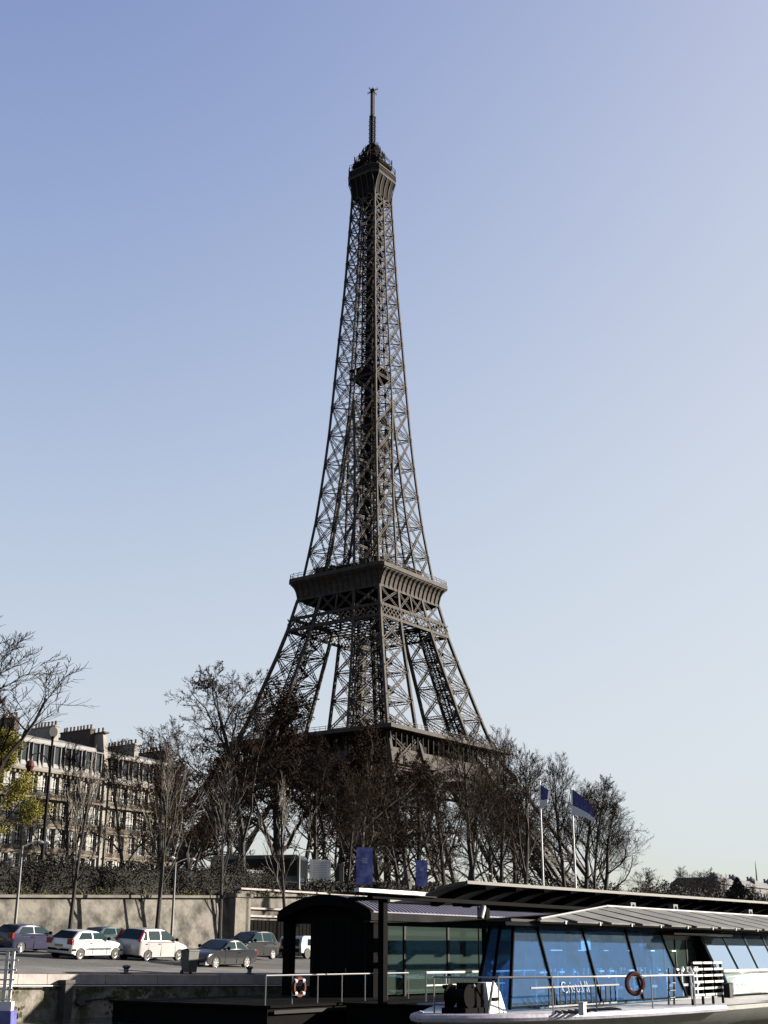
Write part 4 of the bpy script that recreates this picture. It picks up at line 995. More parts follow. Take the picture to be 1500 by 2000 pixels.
    if strip_dk:
        for s in (-1, 1): tr.box(-WB/2+arc+.05, WB/2-arc-.05, min(s*(hw+.001), s*(hw+.016)), max(s*(hw+.001), s*(hw+.016)), .49, .55)
        tr.box(x0-.02, x0+.02, -hw+.16, hw-.16, .42, .52); tr.box(x1-.02, x1+.02, -hw+.16, hw-.16, .40, .50)
        for s in (-1, 1):
            for zz_ in (0,): tr.box(x0+.09, -WB/2-arc, min(s*(hw-.02), s*(hw+.004)), max(s*(hw-.02), s*(hw+.004)), .43, .52); tr.box(WB/2+arc, x1-.12, min(s*(hw-.02), s*(hw+.004)), max(s*(hw-.02), s*(hw+.004)), .42, .5)
    for s in (-1, 1): tr.box(xr(zb)+.5, D-.5, min(s*hw*.985, s*hw*1.0), max(s*hw*.985, s*hw*1.0), zb-.075, zb-.05)
    tr.build('trim', M['black'], c)
    zL0, zL1 = rear_lamp
    for s in (-1, 1):
        b = MB(); b.box(x0-.012+.02, x0+.12, min(s*(hw-.34), s*(hw+.004)), max(s*(hw-.34), s*(hw+.004)), zL0, zL1) if tail == 'wide' else b.beam((A-.04, s*(bw-.03), zL0), (A+(B-A)*.75, s*(bw-.10), zL1), .10, .12)
        b.build('tail_lamp', M['red_lens'], c)
        b = MB(); zf = prof[-2][1]; b.box(x1-.28, x1+.002, min(s*(hw-.42), s*(hw-.03)), max(s*(hw-.42), s*(hw-.03)), zf-.20, zf-.04); b.build('headlamp', M['clear_lens'], c)
        b = MB(); mx = D-.42; b.lathe([(.03, -.07), (.085, -.05), (.09, .03), (.05, .07)], 10, (mx, s*(hw+.10), zb+.07), 'x'); b.beam((mx, s*(hw-.08), zb+.02), (mx, s*(hw+.08), zb+.06), .04); b.build('mirror', M['black'], c)
        for p_ in G['pillars'][-2:]: b = MB(); b.box(p_-.28, p_-.10, min(s*(hw-.0), s*(hw+.022)), max(s*(hw-.0), s*(hw+.022)), zb-.16, zb-.125); b.build('door_handle', M['black'], c)
    b = MB(); b.box(x0-.03, x0+.03, -.26, .26, .60, .70); b.build('number_plate', M['plate'], c)
    b = MB(); b.box(x1-.03, x1+.025, -.26, .26, .34, .45); b.build('number_plate', M['white'], c)
    # door seams as thin dark grooves standing on the skin
    b = MB()
    for p_ in G['pillars']+[D-.35]:
        for s in (-1, 1): b.box(p_-.006, p_+.006, min(s*(hw-.03), s*(hw+.003)), max(s*(hw-.03), s*(hw+.003)), .27, zb-.08)
    b.build('door_seams', M['black'], c)
    return c
hatch = dict(prof=[(-1.98, .30), (-2.01, .55), (-1.97, .80), (-1.90, .95), (-1.2, .97), (.75, .93), (1.30, .86), (1.75, .76), (1.96, .62), (2.0, .42), (1.93, .27)],
             green=dict(belt=.93, roof=1.37, rb=-1.88, rr=-1.28, fr=.10, fb=.98, pillars=[-.82, .12] if 0 else [-.62, .02][:1]+[.30][:0], cpil=.36))
hatch['green']['pillars'] = [-.42]
mpv = dict(prof=[(-2.02, .32), (-2.06, .6), (-2.03, .85), (-1.98, 1.02), (-1.2, 1.04), (.9, 1.0), (1.35, .93), (1.85, .80), (2.08, .66), (2.13, .42), (2.05, .28)],
           green=dict(belt=1.0, roof=1.60, rb=-1.97, rr=-1.50, fr=.15, fb=1.28, pillars=[-1.30, -.25], cpil=.22))
saloon = dict(prof=[(-2.22, .32), (-2.26, .55), (-2.24, .80), (-2.15, .96), (-1.75, .985), (-1.0, .95), (.75, .92), (1.45, .84), (1.95, .74), (2.18, .60), (2.22, .40), (2.14, .26)],
              green=dict(belt=.93, roof=1.39, rb=-1.72, rr=-.95, fr=.0, fb=.92, pillars=[-.40], cpil=.38))
def near_side(t, m, z, rz, WBh, hw, sx):            # centre from the contact of the near tyre (sx -1 rear, +1 front)
    ca, sa = math.cos(rz), math.sin(rz); lx, ly = sx*WBh, -hw
    return t-(lx*ca-ly*sa), m-(lx*sa+ly*ca)
for spec, label, (px, py), rz, col, wr, kw in [
    (hatch, 'dark blue hatchback at the left end of the row of parked cars', (37, 1861), .10, (.028, .030, .085), .29, dict(strip_dk=False)),
    (hatch, 'white hatchback with a black side strip, second car from the left', (153, 1874.5), .13, (.95, .94, .93), .29, dict()),
    (mpv, 'silver-white people carrier with tall red rear lamps', (284.8, 1877.5), .13, (.62, .61, .62), .30, dict(strip_dk=False, tail='tall', rear_lamp=(.98, 1.5), rimstyle=3)),
]:
    t, m, z = on_quay(px, py); hw = .84; tc_, mc_ = near_side(t, m, z, rz, 1.29, hw-.1, -1)
    c = car(label, spec['prof'], spec['green'], 2.58, hw, wr, col, tc_, mc_, quay_z(tc_, mc_)-.0, rz, **kw)
    sl = math.atan(.07); c.rotation_euler = Matrix.Rotation(PHI, 4, 'Z').to_3x3().to_4x4().__matmul__(Matrix.Rotation(sl, 4, 'X')).__matmul__(Matrix.Rotation(rz, 4, 'Z')).to_euler()
t, m, z = on_quay(479, 1889.3); rz = PI+.1; hw = .85
# the saloon faces the other way: its left flank is towards the river
ca, sa = math.cos(rz), math.sin(rz); lx, ly = -1.32, hw-.1
c = car('dark grey saloon with its bonnet towards us, right of the people carrier', saloon['prof'], saloon['green'], 2.64, hw, .30, (.014, .017, .024), t-(lx*ca-ly*sa), m-(lx*sa+ly*ca), z, rz, strip_dk=False, rimstyle=7, rear_lamp=(.70, .88))
c.rotation_euler = (Matrix.Rotation(PHI, 4, 'Z') @ Matrix.Rotation(math.atan(.07), 4, 'X') @ Matrix.Rotation(rz, 4, 'Z')).to_euler()
t, m, z = at_m(214, 1822, 57.2); c = car('dark teal car almost hidden behind the white hatchback and the people carrier', hatch['prof'], hatch['green'], 2.58, .84, .29, (.02, .06, .07), t+.2, 57.2, quay_z(t, 57.2), .05, strip_dk=False)
t, m, z = at_m(482, 1830, 53.5); c = car('black estate car half hidden behind the dark grey saloon', mpv['prof'], mpv['green'], 2.58, .84, .30, (.006, .008, .012), t+.3, 53.5, quay_z(t, 53.5), PI+.15, strip_dk=False)
# white van seen through the porch of the hut
t, m, z = at_m(577, 1828, 55.5); g = quay_z(t, 55.5)
v = thing('white_van', 'white van with a glazed back door, seen past the black post of the hut', 'van', t+1.2, 55.5, g, .1); Hv = z-g
mb = MB(); mb.prism([(-1.9, .35), (-1.95, Hv*.6), (-1.8, Hv-.08), (-1.6, Hv), (.7, Hv), (1.5, Hv*.6), (2.3, Hv*.52), (2.45, .5), (2.4, .3)], -.85, .85)
mb.build('body', paint('van_paint', (.6, .6, .62)), v, fixn=True)
mb = MB(); mb.box(-1.96, -1.90, -.68, -.06, Hv*.55, Hv*.86); mb.box(-1.96, -1.90, .06, .68, Hv*.55, Hv*.86); mb.build('rear_windows', M['cglass'], v)
mb = MB(); mb.box(-1.2, -.3, -.87, -.851, Hv*.58, Hv*.86); mb.box(-.2, .6, -.87, -.851, Hv*.58, Hv*.86); mb.build('side_windows', M['cglass'], v)
mb = MB(); mb.box(-2.02, -1.93, -.8, .8, .38, .6); mb.build('bumper', M['darkgrey'], v)
for x in (-1.25, 1.5):
    for y in (-.8, .8): mb = MB(); mb.lathe([(.18, -.1), (.32, -.1), (.32, .1), (.18, .1)], 18, (x, y, .32), 'y'); mb.build('wheel', M['rubber'], v)
# quay furniture
t, m, z = on_quay(389, 1905); t, m = t, max(m, EDGE+.75)
bn = thing('wheelie_bin', 'grey wheelie bin at the edge of the quay in front of the dark saloon', 'bin', t, m, quay_z(t, m), -.15)
mb = MB(); mb.grid([[(-.23, -.24, .08), (.23, -.24, .08), (.23, .24, .08), (-.23, .24, .08)], [(-.28, -.32, .98), (.28, -.32, .98), (.28, .30, .98), (-.28, .30, .98)]], closed=True); mb.f.append((3, 2, 1, 0)); mb.build('body', M['bin'], bn, fixn=True)
mb = MB(); mb.box(-.30, .30, -.35, .33, .98, 1.02); mb.grid([[(-.29, -.34, 1.02), (.29, -.34, 1.02)], [(-.25, -.1, 1.09), (.25, -.1, 1.09)], [(-.29, .32, 1.02), (.29, .32, 1.02)]]); mb.build('lid', M['bin'], bn)
mb = MB(); mb.tube([(-.24, .37, .93), (.24, .37, .93)], .018, 6); mb.build('handle', M['black'], bn)
for s_ in (-1, 1): mb = MB(); mb.lathe([(.04, -.03), (.09, -.03), (.09, .03), (.04, .03)], 12, (s_*.24, .22, .09), 'x'); mb.build('wheel', M['rubber'], bn)
boll = None
for px, lb in ((35, 'small iron mooring bollard on the quay below the dark blue car'), (247, 'small iron mooring bollard on the quay below the people carrier'), (487, 'small iron mooring bollard on the quay right of the wheelie bin')):
    t, m, z = on_quay(px, 1902.5); m = max(m, EDGE+.55)
    if boll is None:
        boll = thing('mooring_bollard', lb, 'bollard', t, m, quay_z(t, m), 0, 'mooring bollards along the quay edge')
        mb = MB(); mb.lathe([(.17, 0), (.15, .04), (.10, .08), (.10, .2), (.17, .27), (.18, .31), (.13, .35), (.02, .36)], 16); mb.build('post', mat('cast_iron', (.09, .085, .09), .5, .3, (.2, .19, .2), 6), boll, smooth=True)
        mb = MB(); mb.lathe([(.24, 0), (.24, .025), (.17, .03)], 16); mb.build('base_plate', M['darkgrey'], boll)
    else: copy_thing(boll, t, m, quay_z(t, m), 0, None, lb)
# ---------------------------------------------------------------- landing stage, pavilion and canopy (built in river coordinates)
class RB(MB):
    """same as MB but written in river coordinates and moved under its root"""
    def __init__(s, base): super().__init__(); s.base = np.array(base, float)
    def build(s, name, m, parent=None, **k):
        s.v = [v-s.base for v in s.v]; return super().build(name, m, parent, **k)
def root(name, label, cat, base, group=None): return thing(name, label, cat, *base, group=group)
B0 = (36., 34., 0.)
pn = root('pontoon', 'low dark floating pontoon carrying the arched hut', 'pontoon', B0)
mb = RB(B0); mb.box(35.8, 120, 31.2, 39.0, -.4, .70); mb.box(35.7, 120, 31.1, 39.1, .70, .78); mb.build('float', M['black'], pn)  # shadow lying over the float is put into its black colour
mb = RB(B0); mb.box(36, 118, 31.05, 31.1, .5, .62); mb.build('edge_rail', M['darkgrey'], pn)
B1 = (45., 28., 0.)
ls = root('landing_stage', 'dark floating landing stage between the glass boat and the hut', 'landing stage', B1)
mb = RB(B1); mb.box(39.5, 120, 26.2, 30.6, -.4, .72); mb.box(39.4, 120, 26.1, 30.7, .72, .80); mb.build('float', M['black'], ls)
mb = RB(B1)
mb.box(40.2, 45.5, 25.98, 26.09, 1.15, 1.19)
mb.build('step_edge', M['darkgrey'], ls)
# railings
def rail(label, name, pts, h, step, r=.028, mids=1, m=None, grp='tubular railings of the landing stage and the boat'):
    base = tuple(pts[0]); o = root(name, label, 'railing', base, grp); mb = RB(base); mt = m or M['steel']
    for k in range(mids+1):
        f = 1-k/(mids+1)*.9; mb.tube([(p[0], p[1], p[2]+h*f) for p in pts], r if k == 0 else r*.7, 6)
    mb.build('handrail', mt, o)
    for a, b in zip(pts[:-1], pts[1:]):
        a, b = np.array(a), np.array(b); n = max(1, int(round(np.linalg.norm(b-a)/step)))
        for i in range(n): p = a+(b-a)*i/n; mb = RB(base); mb.tube([p, p+[0, 0, h]], r*.8, 6); mb.build('post', mt, o)
    p = np.array(pts[-1]); mb = RB(base); mb.tube([p, p+[0, 0, h]], r*.8, 6); mb.build('post', mt, o); return o
rail('grey tubular railing along the pontoon in front of the black hut', 'pontoon_railing', [(35.9, 31.4, .78), (44.6, 31.4, .78)], .98, 1.35, mids=0)
rail('white handrail in front of the pavilion glass wall', 'white_handrail', [(42.2, 28.9, .80), (50.5, 28.9, .80)], 1.02, 1.5, r=.045, mids=1, m=M['white'])
base = (37.6, 31.3, 1.35)
lr = root('life_ring', 'dark red life ring hanging on the pontoon railing left of the black hut', 'life ring', base)
mb = RB(base); mb.torus(base, .30, .075, (0, 1, 0)); mb.build('ring', M['red'], lr, smooth=True)
mb = RB(base)
for a in (0.8, 2.37, 3.94, 5.5): mb.lathe([(.085, -.06), (.085, .06)], 8, (base[0]+.30*math.cos(a), base[1], base[2]+.30*math.sin(a)), 'x')
mb.build('bands', M['ringband'], lr)
# pavilion
B2 = (45., 36., .78)
pv = root('arched_pavilion', 'black arched boarding hut with a ribbed vaulted roof and a long glass side', 'pavilion', B2)
ML, MR = 38.25, 33.2; TF, TE = 44.4, 114; X = 2.05; Y = 1.45
def arc_z(m, lift=0): k = (m-(ML+MR)/2)/((ML-MR)/2); return 4.16+lift+.66*(1-abs(k)**2.1)
ms_ = np.linspace(MR, ML, 19)
mb = RB(B2); poly = [(m, arc_z(m)) for m in ms_]+[(m, arc_z(m)-.16) for m in ms_[::-1]]
rows = [[(t, p[0], p[1]) for p in poly] for t in (TF+.25, TE)]
mb.grid(rows, closed=True); mb.add(rows[0], [tuple(range(len(poly)))]); ro = mb.build('vaulted_roof', M['corr'], pv, fixn=True)
mb = RB(B2)
t = TF+.3
while t < 94:
    pts = [(t, m, arc_z(m)+.025) for m in ms_[:14]]
    for a, b in zip(pts[:-1], pts[1:]): mb.beam(a, b, .09, .05)
    t += .30
mb.build('roof_ribs', M['corr'], ro)
mb = RB(B2); out = [(m, arc_z(m, .05)) for m in ms_]+[(m, arc_z(m, .05)-.42) for m in ms_[::-1]]
mb.prism(out, TF, TF+.25, 'x'); mb.build('barge_board', M['black'], pv, fixn=True)
mb = RB(B2); mb.box(TF, TE, MR-.06, MR-.001, 3.80, 4.12); mb.box(TF, TE, MR-.0, MR+.35, 3.72, 3.80); mb.box(TF, TE, ML, ML+.06, 3.8, 4.1); mb.build('fascia', mat('fascia_grey', (.022, .022, .024), .9, 0, (.04, .04, .042), 1, spec=.03), pv)
mb = RB(B2); mb.box(42.8+X, 43.0+X, 32.05+Y, 36.75, .78, 4.05)
mb.prism([(m, min(arc_z(m)-.17, 9)) for m in ms_]+[(ML, 3.75), (MR, 3.75)], 42.85+X, 42.95+X, 'x'); mb.build('front_panel', M['black'], pv, fixn=True)
for i in range(4): mb = RB(B2); mb.box(TF+.44, TF+.45, 33.75+i*.95, 33.77+i*.95, .82, 3.9); mb.build('panel_joint', M['darkgrey'], pv)
mb = RB(B2); mb.box(TF+.40, TF+.449, 34.75, 34.80, 1.7, 1.9); mb.build('door_handle', M['grey'], pv)
mb = RB(B2); mb.box(42.6+X, 43.0+X, ML-.5, ML-.12, .78, 4.05); mb.build('corner_post', M['black'], pv)
mb = RB(B2); mb.box(42.7+X, 43.05+X, 31.82+Y, 32.05+Y, .78, 4.1); mb.build('corner_post', M['black'], pv)
for i in range(20):
    t = 45.1+X+i*3.4; mb = RB(B2); mb.box(t, t+.14, 31.95+Y, 32.12+Y, .78, 3.8); mb.build('mullion', M['darkgrey'], pv)
    if i < 20: mb = RB(B2); mb.box(t+.14-3.4+(.95 if i == 0 else 0), t, 32.0+Y, 32.03+Y, .86, 3.74); mb.build('glass_panel', M['hut_glass'], pv)
mb = RB(B2); mb.box(49, TE, 37.9, 38, .78, 3.9); mb.box(54, 54.1, 33.7, 37.9, .78, 3.9); mb.box(45.1, TE, 33.6, 38, 3.72, 3.78); mb.build('inner_wall', mat('interior_panel', (.02, .024, .022), .8, 0, (.12, .13, .12), .9, contrast=(.5, .62)), pv)
mb = RB(B2); rr = random.Random(6)
for i in range(9):
    t = 46.2+i*1.7; mb.box(t, t+rr.uniform(.4, .9), 34.4, 35.6, .78, .78+rr.uniform(.75, 1.2)); mb.lathe([(.05, 0), (.22, .04), (.22, .2), (.05, .24)], 10, (t+.4, 34.7, 2.6))
mb.build('counters', M['darkgrey'], pv)
def on_t(px, py, t):
    d = ray(px, py); k = t/(d[0]*CP+d[1]*SP); p = EYE+d*k; a = TM(p); return a[0], a[1], p[2]
sg = thing('small_sign', 'small pale blue sign hanging in the porch of the black hut', 'sign', *on_t(577, 1806, 45.6), -PHI)
mb = MB(); mb.box(-.20, .20, -.02, .02, -.09, .09); mb.build('panel', mat('sign_blue', (.22, .25, .50), .5), sg)
mb = MB(); mb.box(-.17, .17, -.03, -.021, -.055, .055); mb.build('face', M['white'], sg)
mb = MB(); x = -.14
for l_ in (.04, .03, .05, .03, .04): mb.box(x, x+l_-.008, -.034, -.0301, -.03, .03); x += l_+.012
mb.build('lettering', mat('sign_blue_letters', (.08, .1, .4), .5), sg)
mb = MB(); mb.beam((0, 0, .09), (0, 0, .9), .02); mb.build('hanger', M['black'], sg)
# long canopy over the landing stage
B3 = (43., 28., .8); zf = lambda t: 5.10+.0062*(t-43)
cn = root('long_canopy', 'long dark curved canopy with ribs running away above the boat roof', 'canopy', B3)
def cprof(t, k): m = 30.1-2.3*k; return (t, m, 4.50+.006*(t-43)+(zf(t)-4.50-.006*(t-43))*math.sin(k*PI/2*.96)/math.sin(PI/2*.96))
mb = RB(B3); ks = np.linspace(0, 1, 11); tl = [43.4]+list(np.arange(46, 130, 3.))
up_ = [[tuple(np.array(cprof(t, k))+[0, 0, .05]) for k in ks]+[cprof(t, k) for k in ks[::-1]] for t in tl]
mb.grid(up_, closed=True); mb.add(up_[0], [tuple(range(22))]); mb.build('roof_shell', mat('canopy_sheet', (.62, .64, .60), .6, 0, (.85, .86, .82), .8), cn, fixn=True)
t = 44.6
while t < 128:
    P_ = [cprof(t, k) for k in ks]; mb = RB(B3)
    mb.grid([[(t+s_*.28, p[1], p[2]-dz) for s_, dz in ((-1, 0), (1, 0), (1, .2), (-1, .2))] for p in P_], closed=True); mb.build('rib', M['black'], cn)
    t += 2.35
mb = RB(B3)
P_ = [np.array(cprof(t, 1)) for t in tl]
for a, b in zip(P_[:-1], P_[1:]): mb.beam(a+[0, -.04, .04], b+[0, -.04, .04], .08, .12)
P_ = [np.array(cprof(t, k)) for k in ks for t in (43.42,)]
for a, b in zip(P_[:-1], P_[1:]): mb.beam(a+[-.02, 0, .03], b+[-.02, 0, .03], .08, .10)
mb.build('edge_trim', mat('canopy_trim', (.05, .05, .05), .7), cn)
mb = RB(B3); mb.box(48.6, 130, 29.6, 30.0, 4.25, 4.52); mb.box(37.6, 130, 28.0, 28.25, 4.36, 4.50)
for t in list(np.arange(38.6, 128, 7)): mb.box(t, t+.26, 28.26, 28.5, .8, 4.36); mb.beam((t+.1, 28.3, 4.4), (t+.1, 29.9, 4.4), .14)
mb.build('frame', M['black'], cn)
tb0 = at_m(695, 1745, 27.9)[0]; tb1 = at_m(824, 1757, 27.9)[0]
mb = RB(B3); mb.box(tb0, tb1, 27.75, 27.98, 4.54, 4.66); mb.build('sunlit_beam', M['white'], cn)  # lit stretch of the long beam; its sunlight is put into white paint
mb = RB(B3); mb.box(tb0, tb1+1, 27.9, 29.2, 4.505, 4.53); mb.build('beam_cover', M['darkgrey'], cn)
mb = RB(B3); t, m, z = at_m(800, 1741, 30.4); mb.box(t-1.6, t+3.0, 30.2, 31.2, 4.4, z); mb.build('plant_box', M['chim'], cn)
for i, (px, py) in enumerate(((1232, 1774), (1315, 1777), (1462, 1786))):
    t, m, z = at_m(px, py, 27.6); base = (t, 27.6, z)
    l = root('loudspeaker_box', ('small pale loudspeaker box under the long canopy, nearest of the three', 'small pale loudspeaker box under the long canopy, middle of the three', 'small pale loudspeaker box under the long canopy, farthest of the three')[i], 'loudspeaker', base, 'loudspeaker boxes under the long canopy')
    mb = MB(); mb.box(-.26, .26, -.14, .14, -.26, .26); mb.build('case', M['awning'], l)
    mb = MB(); mb.prism([(.15*math.cos(a), .02+.16*math.sin(a)) for a in np.linspace(0, PI, 9)]+[(-.15, -.24), (.15, -.24)], -.155, -.141); mb.build('grille', M['black'], l)
    mb = MB(); mb.box(-.03, .03, .1, .5, .0, .05); mb.build('bracket', M['darkgrey'], l)
base = at_m(941, 1782, 27.2); sl_ = root('spotlight', 'silver cylindrical spotlight hanging at the corner of the boat roof', 'spotlight', base)
mb = MB(); mb.lathe([(.04, -.27), (.13, -.25), (.13, .2), (.10, .27)], 14, (0, 0, 0), 'z'); o = mb.build('housing', M['grey'], sl_, smooth=True); o.rotation_euler = (0, R(28), 0)
mb = MB(); mb.tube([(.05, .1, 0), (.2, .3, .25), (.2, .3, -3.2)], .03, 6); mb.build('pole', M['black'], sl_)
# flags
def flag(label, px, top, m, Wf, Hf, droop, fold):
    t, mm, z = at_m(px, top, m); g = quay_z(t, m); H = z-g
    f = thing('flagpole', label, 'flagpole', t, m, g, -PHI, 'flagpoles with dark blue flags')
    mb = MB(); mb.lathe([(.09, 0), (.085, 1), (.05, H), (.02, H+.02)], 10); mb.lathe([(.02, 0), (.07, .05), (.07, .1), (.02, .14)], 10, (0, 0, H)); mb.build('pole', M['white'], f, smooth=True)
    def pt(u, v, off=0):
        x = .06+Wf*u; zz = H-.15-droop*(u**1.15)-v*Hf*(1-.52*u); y = fold*math.sin(u*7+v*1.5)*u*.5-.25*u
        return (x, y-off, zz)
    def part(v0, v1, nm, mt, par, off=0, u0=0, u1=1):
        mb = MB(); N = 18; U = np.linspace(u0, u1, N)
        mb.grid([[pt(u, v0+(v1-v0)*j/6, off) for u in U]+[tuple(np.array(pt(u, v0+(v1-v0)*j/6, off))+[0, .012, 0]) for u in U[::-1]] for j in range(7)], closed=True)
        return mb.build(nm, mt, par, smooth=True, fixn=True)
    c = part(0, .66, 'flag', mat('flag_blue', (.035, .04, .24), .7), f); part(.663, 1, 'white_band', mat('flag_white', (.85, .86, .92), .8), c)
    mb = MB(); rr = random.Random(int(px))
    for i in range(14):
        u, v = rr.uniform(.12, .7), rr.uniform(.15, .5); a = .035
        mb.quad(pt(u, v, .02), pt(u+a, v, .02), pt(u+a, v+.05, .02), pt(u, v+.05, .02))
    mb.build('emblem', mat('flag_print', (.22, .26, .42), .8), c)
flag('left flagpole, its dark blue flag hanging in narrow folds', 1054, 1528, 46, .62, 1.75, .55, .25)
flag('right flagpole, its dark blue and white flag blown out to the right', 1116, 1537, 46, 1.55, 1.9, 1.55, .35)
# ---------------------------------------------------------------- the glass boat
BB = (30., 18., 0.)
bt = root('glass_boat', 'long restaurant boat with blue slanted cabin windows, white panelled roof and grey hull', 'boat', BB)
near = [(27.1, 18.8), (27.8, 17.9), (29, 17.0), (31, 16.2), (33.5, 15.75), (36.5, 15.5), (40, 15.4), (50, 15.4), (62, 15.4), (82, 15.4)]
far = [(82, 24), (62, 24), (44, 24), (38, 23.8), (34, 22.9), (31, 21.3), (28.8, 20.0)]
ol = near+far; cen = np.array([54., 19.7])
def shrink(k, z, sx=0): return [(p[0]+(sx if p[0] < 45 else 0)*max(0, (45-p[0])/18), p[1]+(k if p[1] < 19.6 else -k)*(1 if p[0] > 30 else .35), z) for p in ol]
mb = RB(BB); mb.grid([shrink(2.7, -.5, 5), shrink(2.3, .1, 4), shrink(.55, .60, 1.2), shrink(.12, .98, .1), shrink(.10, 1.10, .1)], closed=True); hu = mb.build('hull', M['hull'], bt, fixn=True, smooth=True)
mb = RB(BB); mb.add(shrink(.12, 1.12, .1), [tuple(range(len(ol)))]); mb.build('deck', M['deck'], bt)
mb = RB(BB); pts = [(28.6, 19.75, 1.06), (27.5, 19.2, 1.06)]+[(p[0], p[1], 1.06) for p in near[:6]]+[(at_m(1412, 1954, 15.42)[0], 15.4, 1.06)]
mb.tube(pts, .105, 8); mb.build('rubbing_strake', M['rub'], bt, smooth=True)
mb = RB(BB); mb.tube([(42.5, 15.36, 1.28), (82, 15.36, 1.28)], .07, 8); mb.box(42.5, 82, 15.42, 15.7, 1.12, 1.30); mb.build('gunwale', M['deck'], bt)
# slanted window plane
mB, zB, mT, zT = 18.1, 1.20, 19.0, 3.28
def on_glass(px, py):
    d = ray(px, py); n = np.array([1, 0.]);  # solve m - mB = s*(z - zB)
    s_ = (mT-mB)/(zT-zB); dm = -d[0]*SP+d[1]*CP; k = (mB+s_*(EYE[2]-zB))/(dm-s_*d[2]); p = EYE+d*k; t, m = TM(p); return np.array([t, m, p[2]])
def gpt(t, z, off=0): s_ = (mT-mB)/(zT-zB); return np.array([t, mB+s_*(z-zB)-off, z])
def tline(p_top, p_bot):                         # a mullion as t(z)
    a, b = on_glass(*p_top), on_glass(*p_bot); return lambda z: a[0]+(b[0]-a[0])*(z-a[2])/(b[2]-a[2])
lines = [tline((1002, 1815), (996, 1950)), tline((1049, 1815), (1074, 1912)), tline((1136, 1814), (1160, 1904)), tline((1220, 1814), (1242, 1899)), tline((1286, 1815), (1313, 1880))]
for a, b in zip(lines[:-1], lines[1:]):
    mb = RB(BB); mb.slab([gpt(a(zB), zB), gpt(b(zB), zB), gpt(b(zT), zT), gpt(a(zT), zT)], .03); mb.build('cabin_window', M['blue_glass'], bt)
mb = RB(BB)
for l in lines: mb.beam(gpt(l(zB), zB, .02), gpt(l(zT), zT, .02), .07, .06, (0, -1, 0))
mb.beam(gpt(lines[0](zB), zB+.02, .02), gpt(lines[-1](zB), zB+.02, .02), .05, .05)
mb.build('mullions', M['black'], bt)
c0b, c0t = gpt(lines[0](zB), zB), gpt(lines[0](zT), zT)
def at_xy_t(px, py, m): return np.array(at_m(px, py, m))
nb, nt = at_xy_t(927, 1955, 19.55), at_xy_t(957, 1815, 20.2)
nb[2] = zB; nt[2] = zT
mid_b, mid_t = nb+(c0b-nb)*.45, nt+(c0t-nt)*.45
for (p, q_, r_, s_) in ((nb, mid_b, mid_t, nt), (mid_b, c0b, c0t, mid_t)):
    mb = RB(BB); mb.slab([p, q_, r_, s_], .03); mb.build('front_window', M['blue_glass'], bt)
mb = RB(BB)
for a, b in ((nb, nt), (mid_b, mid_t), (c0b, c0t)): mb.beam(a, b, .08, .08)
mb.build('front_frame', M['black'], bt)
fb_, ft_ = np.array([36.9, 22.9, zB]), np.array([37.2, 22.5, zT])
mb = RB(BB); mb.slab([fb_, nb, nt, ft_], .03); mb.slab([(82, 23, zB), fb_, ft_, (82, 22.5, zT)], .03); mb.build('far_side_windows', M['blue_glass'], bt)
# cabin inside: floor, seats, tables, so the glass has something behind it
mb = RB(BB); mb.box(32.5, 80, 18.5, 22.6, 1.121, 1.16); mb.box(42, 42.1, 20, 22.6, 1.16, 3.2)
for i in range(11):
    t = 33.2+i*1.25; mb.box(t, t+.1, 19.0, 20.0, 1.16, 2.05); mb.box(t, t+.5, 19.0, 20.0, 1.5, 1.58); mb.box(t+.6, t+1.1, 19.0, 20.0, 1.9, 1.94)
mb.build('cabin_fittings', mat('cabin_interior', (.10, .13, .20), .7, 0, (.35, .40, .50), 1.4, contrast=(.45, .6)), bt)
mb = RB(BB); rr = random.Random(12)
for i in range(12):
    t = 33.0+i*1.1+rr.uniform(-.3, .3); w_ = rr.choice((.12, .3, .4)); mb.box(t, t+w_, 18.72, 18.80, 2.02, 2.07)
for i in range(6):
    t = 34.5+i*1.7; mb.box(t, t+rr.choice((.3, .7)), 19.2, 19.28, 2.62, 2.65)
mb.box(36.6, 37.2, 19.3, 19.34, 2.65, 3.0)
for i in range(24): t = 32.6+i*.5+rr.uniform(-.15, .15); mb.lathe([(.03, 0), (.035, .02), (.01, .05), (.035, .1), (.04, .17)], 7, (t, 18.70+rr.uniform(0, .25), 1.96))
mb.build('glint_tableware', mat('glint_china', (2.0, 2.0, 2.0), .4), bt)  # bright white pieces stand in for glints in the window glass
# second cabin block
l2 = [tline((1368, 1822), (1398, 1884)), tline((1409, 1823), (1443, 1890)), tline((1450, 1823), (1482, 1890))]
zs2 = 2.02
tt2 = [(l(zs2), l(3.16)) for l in l2]; db, dt_ = tt2[2][0]-tt2[1][0], tt2[2][1]-tt2[1][1]
for i in range(9): tt2.append((tt2[-1][0]+db, tt2[-1][1]+db))
off2 = .25
for (a, b) in zip(tt2[:-1], tt2[1:]):
    mb = RB(BB); P_ = [gpt(a[0], zs2, -.05), gpt(b[0], zs2, -.05), gpt(b[1], 3.22, -.05), gpt(a[1], 3.22, -.05)]
    mb.slab(P_, .03); mb.build('cabin_window', M['pale_glass'], bt)
    mb = RB(BB); mb.beam(P_[0]-[0, .02, 0], P_[3]-[0, .02, 0], .035, .035); mb.build('mullion', M['darkgrey'], bt)
mb = RB(BB); mb.box(tt2[0][0]+.25, tt2[-1][0], gpt(0, 1.97)[1]-.08, gpt(0, 1.97)[1]+.06, 1.93, 2.02); mb.build('silver_ledge', M['steel'], bt)
